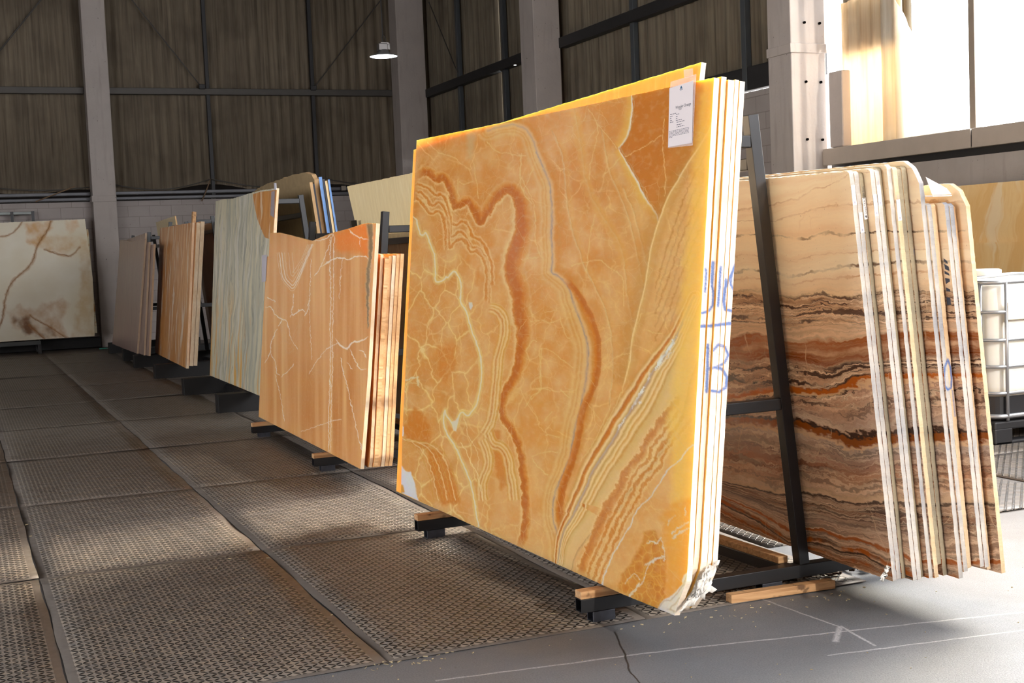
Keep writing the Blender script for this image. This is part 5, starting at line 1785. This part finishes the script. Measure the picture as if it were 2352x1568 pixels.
# its orange end is a patch of another colour inlaid at the top near corner
mp_ = [(636, 436), (600, 440), (581, 446), (584, 470), (592, 505), (604, 535), (609, 545), (627, 552), (631, 500)]
M['orange_vein'] = m_flow('orange_white_onyx', (S(196, 132, 66), S(206, 146, 80), S(188, 120, 54), S(214, 160, 96)), .0, R(8), 1.2, white=S(222, 192, 158))
o = MB().prism([(*u3(*q), 0) for q in mp_], (0, 0, -.002), (0, 0, -.0004)).build('orange_corner', M['orange_vein'], g3)
o['label'] = 'orange and white streaked upper corner of the slab'
o = MB().prism([(*u3(*q), 0) for q in ((624, 440), (632, 438), (630, 500), (622, 494))], (0, 0, -.004), (0, 0, -.0022)).build('card', plain('grey_card_b', S(150, 138, 140), .6), g3)
o = MB().prism([(*u3(*q), 0) for q in ((630, 420), (634, 420), (635, 436), (631, 436))], (0, 0, -.004), (0, 0, .002)).build('clip', plain('clip', S(190, 190, 200), .4), g3)
for k in range(2):
    f = F3.off(.034+.03*k)
    un = ne[0]+.22+.1*k
    v1 = f.uv(600, 470)[1]-.25
    slab('marble_slab', f, [(un, 0), (un, v1)], [(un+2.2, 0), (un+2.2, v1)], [(un, v1), (un+2.2, v1)], [(un, 0), (un+2.2, 0)], .026, 20, 20, (M['green'], M['edge_tan'], M['green']),
         ORD[k+1]+' slab on the third rack, hidden behind the tall grey-green marble slab', 'slabs on the third rack', .003, 92+k)

# third rack, right: wrapped slabs with blue film on the edges
M['rough'] = plain('dusty_stone', S(142, 122, 92), .85, 0, .2, .25, 9)
M['rough_edge'] = plain('dusty_sawn_edge', S(176, 144, 106), .8, 0, .2, .15, 20)
M['blue_film'] = plain('blue_protective_film', S(92, 132, 186), .45, 0, .4, .35, 22)
M['wood_edge'] = plain('pale_board_edge', S(226, 200, 152), .6, 0, .3, .06)
M['dark_edge'] = plain('near_black_edge', S(44, 46, 54), .6, 0, .3, .3)
FB = Frame((3.555, 12.9, .201), (0, 1), R(-6))
uB = FB.uv
def behind(fr, px, un): return fr.uv(*px)
slabs3 = ((.000, .030, [(675, 425), (672, 420)], 'rough_edge', 'short dusty slab edge next to the third rack leg, left of the blue film'),
          (.033, .018, None, 'dark_edge', 'dark slab standing in for the shaded gap between two dusty brown edges, third rack'),  # dark slab filling what is only a shaded gap
          (.054, .045, None, 'rough_edge', 'tall dusty slab with a rounded lumpy top, leaning on the right of the third rack'),
          (.102, .034, None, 'blue_film', 'slab with a mottled blue film edge beside the lumpy dusty slab'),
          (.139, .020, None, 'dark_edge', 'slab with a dark edge between the blue film and the cream board'),
          (.162, .024, None, 'wood_edge', 'slab with a cream board edge on the right of the third rack'),
          (.189, .020, None, 'blue_film', 'outermost slab on the third rack, its thin blue edge facing the camera'))
for k, (w0, t_, _, em, lab) in enumerate(slabs3):
    f = FB.off(w0)
    if k == 2:
        un = f.uv(720, 420)[0]
        pts = [f.uv(*q) for q in ((722, 412), (716, 402), (705, 397), (690, 398), (665, 404), (640, 413), (610, 424), (590, 434), (583, 441))]
        near = [(un, 0), (un, pts[0][1]-.1), pts[0]]
        far = [(pts[-1][0]+.05, 0), (pts[-1][0]+.05, pts[-1][1]-.1), pts[-1]]
        o = slab('dusty_slab', f, near, far, pts, [(un, 0), far[0]], t_, 60, 40, (M['rough'], M[em], M['rough']), lab, 'wrapped slabs on the third rack', .012, 100+k)
    else:
        un = -.02+.01*(k % 2)
        ty = {0: (703, 421), 1: (708, 424), 3: (728, 408), 4: (738, 412), 5: (743, 416), 6: (750, 413)}[k]
        v1 = f.uv(*ty)[1]
        slab('wrapped_slab' if k else 'dusty_slab', f, [(un, 0), (un, v1)], [(un+2, 0), (un+2, v1-.04)], [(un, v1), (un+2, v1-.04)], [(un, 0), (un+2, 0)], t_, 30, 50, (M['rough'], M[em], M['rough']), lab, 'wrapped slabs on the third rack', .004, 100+k)

# ================================================================== fourth rack
B0, B1 = on_z(356, 810, .201), on_z(428, 846, .201)
F4 = Frame(B1, (B0-B1).to_2d(), R(6))
u4 = F4.uv
M['streak'] = m_flow('orange_white_streaked_onyx', (S(206, 136, 62), S(222, 166, 104), S(200, 126, 50), S(226, 170, 110)), .0, R(4), .8, white=S(240, 226, 208))
slab('streaked_slab', F4, [u4(428, 846), u4(442, 511)], [u4(356, 810), u4(368, 524)], [u4(442, 511), u4(405, 517), u4(368, 524)], [u4(428, 846), u4(356, 810)], .03, 60, 80, (M['streak'], M['edge_pale'], M['streak']),
     'orange and white streaked slab, frontmost on the fourth rack', 'streaked slabs on the fourth rack', .004, 120)
un4 = u4(436, 700)[0]
for k, (w0, t_, ty) in enumerate(((.034, .045, 512), (.083, .045, 510))):
    f = F4.off(w0)
    v1 = f.uv(446+k*8, ty)[1]
    slab('streaked_slab', f, [(un4+.02, .03), (un4-.02, v1)], [(un4+2, .0), (un4+2, v1)], [(un4-.02, v1), (un4+2, v1)], [(un4+.02, .03), (un4+2, 0)], t_, 30, 60, (M['streak'], M['edge_pale'], M['streak']),
         ('pale edged slab sandwiched behind the streaked slab on the fourth rack', 'thick pale edged slab nearest the leg of the fourth rack')[k], 'streaked slabs on the fourth rack', .004, 121+k)
f = F4.off(.05)
q = f.uv(446, 512)
o = MB().box((0, 0, 0), (.10, .14, .045)).build('timber_block', M['timber'], bevel=.004)
o.matrix_world = f.mat() @ Matrix.Translation((q[0]+.05, q[1]+.072, .0))
tag(o, 'small timber block standing on top of the streaked slab edges', 'timber block')
FD = Frame((3.46, 17.3, .201), (0, 1), R(-6))
M['caramel'] = plain('caramel_onyx', S(150, 104, 58), .35, 0, .35, .3, 3)
M['pale_green'] = plain('pale_green_onyx', S(186, 176, 144), .4, 0, .35, .12, 3)
M['white_stone'] = m_flow('white_mauve_marble', (S(196, 182, 170), S(206, 192, 180), S(160, 130, 124), S(204, 190, 178)), .0, R(60), .8)
for k, (w0, un, px, mt, lab) in enumerate(((.0, -.1, (475, 510), 'caramel', 'caramel brown slab leaning right of the fourth rack, beside the green-grey slab'),
                                           (.026, .3, (470, 505), 'white_stone', 'pale slab behind the caramel slab on the fourth rack'))):
    f = FD.off(w0)
    v1 = f.uv(*px)[1]
    slab('leaning_slab', f, [(un, 0), (un, v1)], [(un+2.1, 0), (un+2.1, v1-.05)], [(un, v1), (un+2.1, v1-.05)], [(un, 0), (un+2.1, 0)], .022, 30, 30, (M[mt], M['edge_tan'], M[mt]), lab, 'slabs on the right of the fourth rack', .006, 130+k)

# ================================================================== fifth rack
B0, B1 = on_z(258, 790, .201), on_z(314, 812, .201)
F5 = Frame(B1, (B0-B1).to_2d(), R(6))
u5 = F5.uv
M['mauve'] = m_flow('mauve_marble', (S(140, 120, 112), S(156, 134, 124), S(150, 124, 118), S(166, 144, 128)), .5, R(10), .7, S(116, 96, 92))
M['edge_mauve'] = plain('pale_mauve_edge', S(190, 166, 140), .7, 0, .25, .12, 14)
slab('mauve_slab', F5, [u5(314, 812), u5(333, 548)], [u5(258, 790), u5(276, 550)], [u5(333, 548), u5(300, 553), u5(276, 547)], [u5(314, 812), u5(258, 790)], .028, 40, 60, (M['mauve'], M['edge_mauve'], M['mauve']),
     'mauve grey marble slab, frontmost on the far rack', 'mauve slabs on the far rack', .010, 140)
un5 = u5(325, 680)[0]
for k, (w0, px, du, lab) in enumerate(((.032, (340, 556), -.25, 'mauve slab with a pale edge, second on the far rack'), (.064, (342, 562), -.5, 'mauve slab with a pale cream edge, third on the far rack, reaching nearest'),
                                       (.096, (330, 536), .6, 'taller mauve slab standing behind the others on the far rack'))):
    f = F5.off(w0)
    v1 = f.uv(*px)[1]
    un = un5+du
    slab('mauve_slab', f, [(un, .0), (un, v1)], [(un+2, 0), (un+2, v1-.05)], [(un, v1), (un+2, v1-.05)], [(un, 0), (un+2, 0)], .028, 30, 40, (M['mauve'], M['edge_mauve'], M['mauve']), lab, 'mauve slabs on the far rack', .008, 141+k)
FE = Frame((3.44, 21.0, .201), (0, 1), R(-6))
for k, (w0, un, px, mt, lab) in enumerate(((.0, -.3, (353, 600), 'pale_green', 'pale green slab glimpsed between the far rack and the streaked slab'), (.03, 0, (372, 503), 'cream_slab', 'cream slab whose top rises above the streaked slab, on the far rack'))):
    f = FE.off(w0)
    v1 = f.uv(*px)[1]
    slab('leaning_slab', f, [(un, 0), (un, v1)], [(un+2.1, 0), (un+2.1, v1-.03)], [(un, v1), (un+2.1, v1-.03)], [(un, 0), (un+2.1, 0)], .022, 30, 30, (M[mt], M['edge_tan'], M[mt]), lab, 'slabs on the right of the far rack', .006, 150+k)

# ================================================================== back wall: big marbled onyx on a low stand, with a frame behind
FW = Frame((2.27, 24.55, .25), (-1, 0), R(9))
uw = FW.uv
def m_wall_onyx():
    t = NT('white_gold_onyx')
    o = t.obj()
    n1 = t.noise(o, scale=1.1, detail=6, rough=.6, dist=.6)
    n2 = t.noise(o, scale=2.3, detail=7, rough=.62, dist=1.0)
    c = t.ramp(n1, [(.3, S(204, 194, 172)), (.5, S(196, 186, 158)), (.62, S(188, 168, 122)), (.8, S(180, 152, 100))])
    xs = t.xyz(o)
    band = t.m('MAXIMUM', t.mr(xs[1], .75, .35), t.mr(xs[1], 1.55, 1.95))
    band = t.m('MAXIMUM', band, t.mr(xs[0], .5, .1))
    c = t.mix(t.m('MULTIPLY', t.mr(n2, .48, .60), t.m('MULTIPLY', band, .85)), c, S(178, 118, 44))
    c = t.mix(t.m('MULTIPLY', t.mr(t.noise(o, scale=2.0, detail=6, dist=.8), .58, .66), t.m('MULTIPLY', t.mr(xs[1], .6, .3), .9)), c, S(104, 62, 24))
    # one long brown vein
    w = t.m('MULTIPLY', t.m('SUBTRACT', t.noise(o, scale=3, detail=4), .5), .16)
    vx = t.m('ADD', t.m('ADD', t.m('MULTIPLY', t.m('SINE', t.m('MULTIPLY', xs[1], 1.9)), -.28), t.m('MULTIPLY', xs[1], -.52)), 1.75)
    dv = t.m('ABSOLUTE', t.m('SUBTRACT', xs[0], t.m('ADD', vx, w)))
    c = t.mix(t.mr(dv, .008, .035, .85, 0), c, S(112, 72, 36))
    return t.fin(c, .10, 0, .5)


M['wall_onyx'] = m_wall_onyx()


def paint_wall(G):
    p = Paint(FW, G, S(226, 216, 194))
    n1, n2, n3 = p.noise(60, 60, 2, 5), p.noise(16, 16, 3, 5), p.noise(110, 110, 4, 3)
    p.put(.4+1.8*n1, S(236, 230, 214))
    p.put(.1+1.6*n3, S(214, 198, 160))
    w = lambda q: tr(3.92, 0, 440, q)
    for pts, al, col in ((w([(230, 290), (300, 270), (440, 280), (470, 330), (400, 420), (340, 500), (260, 460), (230, 420)]), .7, S(206, 146, 70)), (w([(600, 260), (690, 255), (690, 320), (640, 370), (600, 340)]), .6, S(216, 156, 84)),
                         (w([(330, 380), (560, 400), (740, 400), (780, 480), (700, 480), (560, 560), (430, 520), (350, 480)]), .6, S(202, 150, 80)), (w([(700, 480), (800, 480), (850, 1290), (640, 1310), (680, 1150), (720, 900), (730, 640)]), .55, S(196, 156, 92)),
                         (w([(60, 1080), (180, 1020), (280, 1060), (420, 1000), (560, 950), (620, 1000), (560, 1180), (600, 1310), (400, 1310), (240, 1280), (120, 1200)]), .6, S(184, 130, 66)),
                         (w([(120, 1130), (180, 1150), (270, 1120), (280, 1200), (390, 1300), (330, 1290), (240, 1280), (160, 1220)]), .9, S(112, 66, 26)), (w([(400, 1200), (470, 1200), (520, 1310), (420, 1310)]), .8, S(124, 78, 36))):
        m, d = p.poly(pts, 9, 9)
        p.put(m*np.clip(.6+1.6*n2, 0, 1)*al, col)
    for q, wd in ((w([(460, 265), (430, 350), (370, 430), (330, 500), (310, 580), (280, 660), (200, 730), (120, 800), (70, 880), (40, 1000), (30, 1120), (0, 1210), (-40, 1260)]), 3.0), (w([(200, 275), (150, 340), (90, 390), (-20, 410)]), 2.0),
                  (w([(270, 1110), (330, 1160), (430, 1200), (520, 1270), (610, 1320)]), 2.0), (w([(270, 1200), (320, 1260), (400, 1320)]), 2.6), (w([(400, 520), (480, 550), (560, 570), (650, 580), (720, 500)]), 2.2)):
        p.line(q, wd*.7, S(104, 62, 28), .9, 2.2, 1.2, ns=8)
        p.line(q, wd*2.4, S(170, 116, 60), .5, 3, 2)
    return {'pattern': p.c}


M['wall_onyx_face'] = onyx_mat('white_gold_onyx_face', 'pattern', .1, 0, .03, .2)
slab('onyx_slab', FW, [(0, 0), uw(213, 640), uw(195, 503)], [(3.2, 0), (3.2, uw(195, 503)[1]-.05)], [uw(195, 503), (3.2, uw(195, 503)[1]-.05)], [(0, 0), (3.2, -.02)], .022, 260, 200, (M['wall_onyx_face'], M['edge_pale'], M['wall_onyx']),
     'white and gold onyx slab with brown veins leaning on the back wall', 'slabs leaning on the back wall', .004, 160, 1, paint_wall)
f = FW.off(.03)
slab('onyx_slab', f, [(-.05, .05), (-.04, 1.95)], [(2.6, .05), (2.6, 1.95)], [(-.04, 1.95), (2.6, 1.95)], [(-.05, .05), (2.6, .05)], .022, 30, 20, (M['wall_onyx'], M['edge_tan'], M['wall_onyx']),
     'onyx slab hidden behind the white and gold one, only its right edge showing', 'slabs leaning on the back wall', .008, 161)
st = empty('slab_stand', (0.9, 24.5, 0))
tag(st, 'low dark steel stand under the white and gold onyx slab at the back wall', 'stand')
bs = M['black_steel']
MB().bar((-1.8, -.05, .20), (.45, -.05, .20), .07, .07).build('front_rail', plain('grey_rail', S(66, 68, 68), .5, .4), st, bevel=.005)
MB().bar((-1.8, .5, .20), (.45, .5, .20), .07, .07).build('back_rail', bs, st, bevel=.005)
for x in (-1.7, -.65, .42):
    MB().bar((x, -.05, 0), (x, -.05, .165), .06, .06, (0, 1, 0)).build('leg', bs, st)
    MB().bar((x, .5, 0), (x, .5, .165), .06, .06, (0, 1, 0)).build('leg', bs, st)
    MB().bar((x, -.02, .13), (x, .47, .13), .05, .05).build('cross_rail', bs, st)
o = MB().span(.55, 2.42, YB-.46, YB-.30, .02, .20).build('bearer', M['sleeper'], bevel=.006)
o.location = (0, 0, 0)
tag(o, 'dark bearer by the back wall beneath the right end of the white and gold slab', 'bearer')
o = MB().bar((1.3, 24.4, .205+.02), (2.6, 24.75, .05), .03, .02).build('strap', plain('teal_strap', S(14, 110, 96), .5, 0, .3))
bpy.data.objects.remove(o)
o = MB().bar((2.35, 24.65, .012), (2.75, 24.55, .012), .05, .02).build('strip', plain('teal_strip', S(20, 128, 108), .5, 0, .3), bevel=.003)
tag(o, 'thin teal strip on the floor between the white and gold slab and the mauve slabs', 'strip')
lad = empty('metal_frame', (0.35, YB-.16, 2.30))
tag(lad, 'grey metal frame showing above the white and gold slab at the back wall', 'frame')
mg = plain('galvanised', S(120, 124, 122), .45, .5)
a, b, c_ = on_y(-10, 491, YB-.16), on_y(75, 489, YB-.16), on_y(27, 490, YB-.16)
L_ = lambda p_: tuple(p_-lad.location)
MB().bar(L_(a), L_(b), .06, .05).build('top_bar', mg, lad, bevel=.004)
for q in (b, c_):
    MB().bar(L_(q+Vector((0, -.03, .03))), L_(Vector((q.x, q.y-.03, .0))), .05, .05, (0, 1, 0)).build('upright', M['black_steel'], lad)

# ================================================================== right wall: tan slabs
FO = Frame((8.55, 9.2, .15), (0, 1), R(9))
M['tan_onyx'] = m_flow('tan_onyx', (S(244, 206, 144), S(240, 196, 130), S(248, 214, 156), S(236, 188, 116)), .0, R(80), .5, white=S(252, 230, 192))
v1 = FO.uv(2200, 427)[1]
v2 = FO.off(-.03).uv(2230, 558)[1]
slab('tan_slab', FO, [(-1.3, 0), (-1.3, v1)], [(1.35, 0), (1.35, v1)], [(-1.3, v1), (1.35, v1)], [(-1.3, 0), (1.35, 0)], .022, 50, 40, (M['tan_onyx'], M['edge_pale'], M['tan_onyx']),
     'tan onyx slab leaning on the right wall under the sill beam, the taller one', 'tan slabs on the right wall', .003, 170)
slab('tan_slab', FO.off(-.03), [(-1.2, 0), (-1.2, v2)], [(1.5, 0), (1.5, v2)], [(-1.2, v2), (1.5, v2)], [(-1.2, 0), (1.5, 0)], .022, 50, 40, (M['tan_onyx'], M['edge_pale'], M['tan_onyx']),
     'shorter tan onyx slab in front of the taller one, behind the plastic tank', 'tan slabs on the right wall', .003, 171)
o = MB().span(8.44, 8.64, 7.8, 10.8, 0, .14).build('bearer', M['sleeper'])
tag(o, 'dark bearer under the tan slabs along the right wall', 'bearer')

# ================================================================== plastic tank in its cage
tk = empty('intermediate_bulk_container', (6.55, 6.95, 0))
tag(tk, 'white plastic bulk tank in a steel cage, right of the brown striped stack', 'tank')
def rrect(x0, x1, y0, y1, r, n=6):
    P = []
    for cx, cy_, a0 in ((x1-r, y1-r, 0), (x0+r, y1-r, 90), (x0+r, y0+r, 180), (x1-r, y0+r, 270)):
        for k in range(n+1):
            a = R(a0+90*k/n)
            P.append((cx+r*math.cos(a), cy_+r*math.sin(a)))
    return P
t = NT('tank_plastic')
zz = t.xyz()[2]
c = t.mix(t.mr(t.noise(scale=5, detail=3), .3, .7), S(244, 238, 226), S(250, 246, 238))
c = t.mix(t.mr(zz, .40, .36, 0, .5), c, S(222, 206, 176))
t.fin(c, .4, 0, .4)
t.p.inputs['Subsurface Weight'].default_value = .4
t.p.inputs['Subsurface Radius'].default_value = (1, .9, .7)
t.p.inputs['Subsurface Scale'].default_value = .05
M['tank'] = t.mat
galv = plain('cage_steel', S(176, 178, 182), .35, .7)
blk = plain('black_pallet_plastic', S(30, 30, 33), .5, 0, .4)
mb = MB()
rings = []
for z, i, r_ in ((.17, .05, .10), (.20, .03, .12), (.9, .03, .12), (1.10, .04, .12), (1.14, .08, .12), (1.15, .14, .10)):
    rings.append((z, rrect(i, 1.0-i, i, 1.2-i, r_)))
vs = [(x, y, z) for z, P in rings for x, y in P]
n = len(rings[0][1])
fs = [(k*n+j, k*n+(j+1) % n, (k+1)*n+(j+1) % n, (k+1)*n+j) for k in range(len(rings)-1) for j in range(n)]
fs += [tuple(range(n-1, -1, -1)), tuple(range((len(rings)-1)*n, len(rings)*n))]
mb.add(vs, fs)
mb.build('tank_body', M['tank'], tk, smooth=True)
MB().lathe([(0, 0), (.11, 0), (.11, .05), (.09, .06), (0, .06)], (.5, .6, 1.145), 28).build('filler_cap', M['tank'], tk, smooth=False)
for k, z in enumerate((.20, .36, .545, .73, .925, 1.13)):
    P = [(x, y, z) for x, y in rrect(.0, 1.0, .0, 1.2, .11, 6)]
    MB().tube(P+[P[0]], .012 if 0 < k < 5 else .016, 8, cap=False).build('cage_ring', galv, tk, smooth=True)
for x in (.11, .36, .62, .88):
    for y in (-.004, 1.204):
        MB().tube([(x, y, .17), (x, y, 1.14)], .012, 8).build('cage_bar', galv, tk, smooth=True)
for y in (.12, .36, .6, .84, 1.08):
    for x in (-.004, 1.004):
        MB().tube([(x, y, .17), (x, y, 1.14)], .012, 8).build('cage_bar', galv, tk, smooth=True)
MB().tube([(.0, .3, 1.15), (.5, .34, 1.17), (1.0, .3, 1.15)], .012, 8).build('top_bar', galv, tk, smooth=True)
mb = MB()
for x, y in ((.0, 0), (.84, 0), (.0, .5), (.84, .5), (.0, 1.02), (.84, 1.02)):
    mb.span(x, x+.16, y, y+.18, 0, .12)
mb.span(0, 1, 0, 1.2, .105, .165)
mb.span(0, 1, 0, .1, 0, .03); mb.span(0, 1, 1.1, 1.2, 0, .03)
mb.build('pallet', blk, tk, bevel=.012)
P = rrect(.015, .985, .015, 1.185, .115)
mb = MB(); mb.prism([(x, y, 0) for x, y in P], (0, 0, .175), (0, 0, .335))
mb.build('black_skirt', blk, tk)
mb = MB()
mb.span(.11, .66, -.02, -.0165, .87, .99)
lb = mb.build('label_plate', plain('tank_label', S(246, 232, 204), .5, 0, .3, .04), tk)
cu = bpy.data.curves.new('tank_text', 'FONT'); cu.body = 'Tiecot'; cu.size = .04; cu.materials.append(plain('brown_ink', S(150, 112, 84), .7))
tx = bpy.data.objects.new('label_text', cu); COL.objects.link(tx); tx.parent = lb
tx.location = (.30, -.0208, .925); tx.rotation_euler = (R(90), 0, 0)
as_mesh(tx)

# ================================================================== litter on the floor
g = np.random.default_rng(12)
mb = MB()
def near_floor(n, x0, x1, y0, y1, smin, smax):
    for _ in range(n):
        x, y = g.uniform(x0, x1), g.uniform(y0, y1)
        L, w, h = g.uniform(smin, smax), g.uniform(.0015, .004), g.uniform(.001, .004)
        a = g.uniform(0, 3.14)
        mb.box((x, y, (.0 if y < 4.5 else .008)+h/2), (L, w, h), Matrix.Rotation(a, 3, 'Z') @ Matrix.Rotation(g.uniform(-.1, .1), 3, 'Y'))
near_floor(70, 0, 2.6, 4.6, 8.5, .006, .022)
near_floor(60, 1.0, 4.4, 3.4, 4.5, .003, .009)
near_floor(40, 2.3, 3.5, 4.34, 4.50, .004, .014)
near_floor(30, 1.25, 1.7, 4.47, 4.53, .006, .02)
o = mb.build('straw_litter', plain('straw', S(170, 156, 126), .8, 0, .2, .3, 40))
tag(o, 'scattered bits of straw and stone chips on the floor around the racks', 'litter', kind='stuff')
mb = MB()
for _ in range(160):
    x = g.uniform(2.9, 3.9); y = 4.66+abs(g.normal(0, .05))
    s_ = g.uniform(.004, .016)
    mb.box((x, y, .012+s_/2), (s_*g.uniform(.6, 2), s_, s_*.6), Matrix.Rotation(g.uniform(0, 3), 3, 'Z'))
o = mb.build('dirt_heap', plain('dark_crumbs', S(58, 44, 34), .9, 0, .1, .4, 60))
tag(o, 'dark crumbs and dirt gathered along the front crossbar of the nearest rack', 'litter', kind='stuff')
bpy.context.view_layer.update()
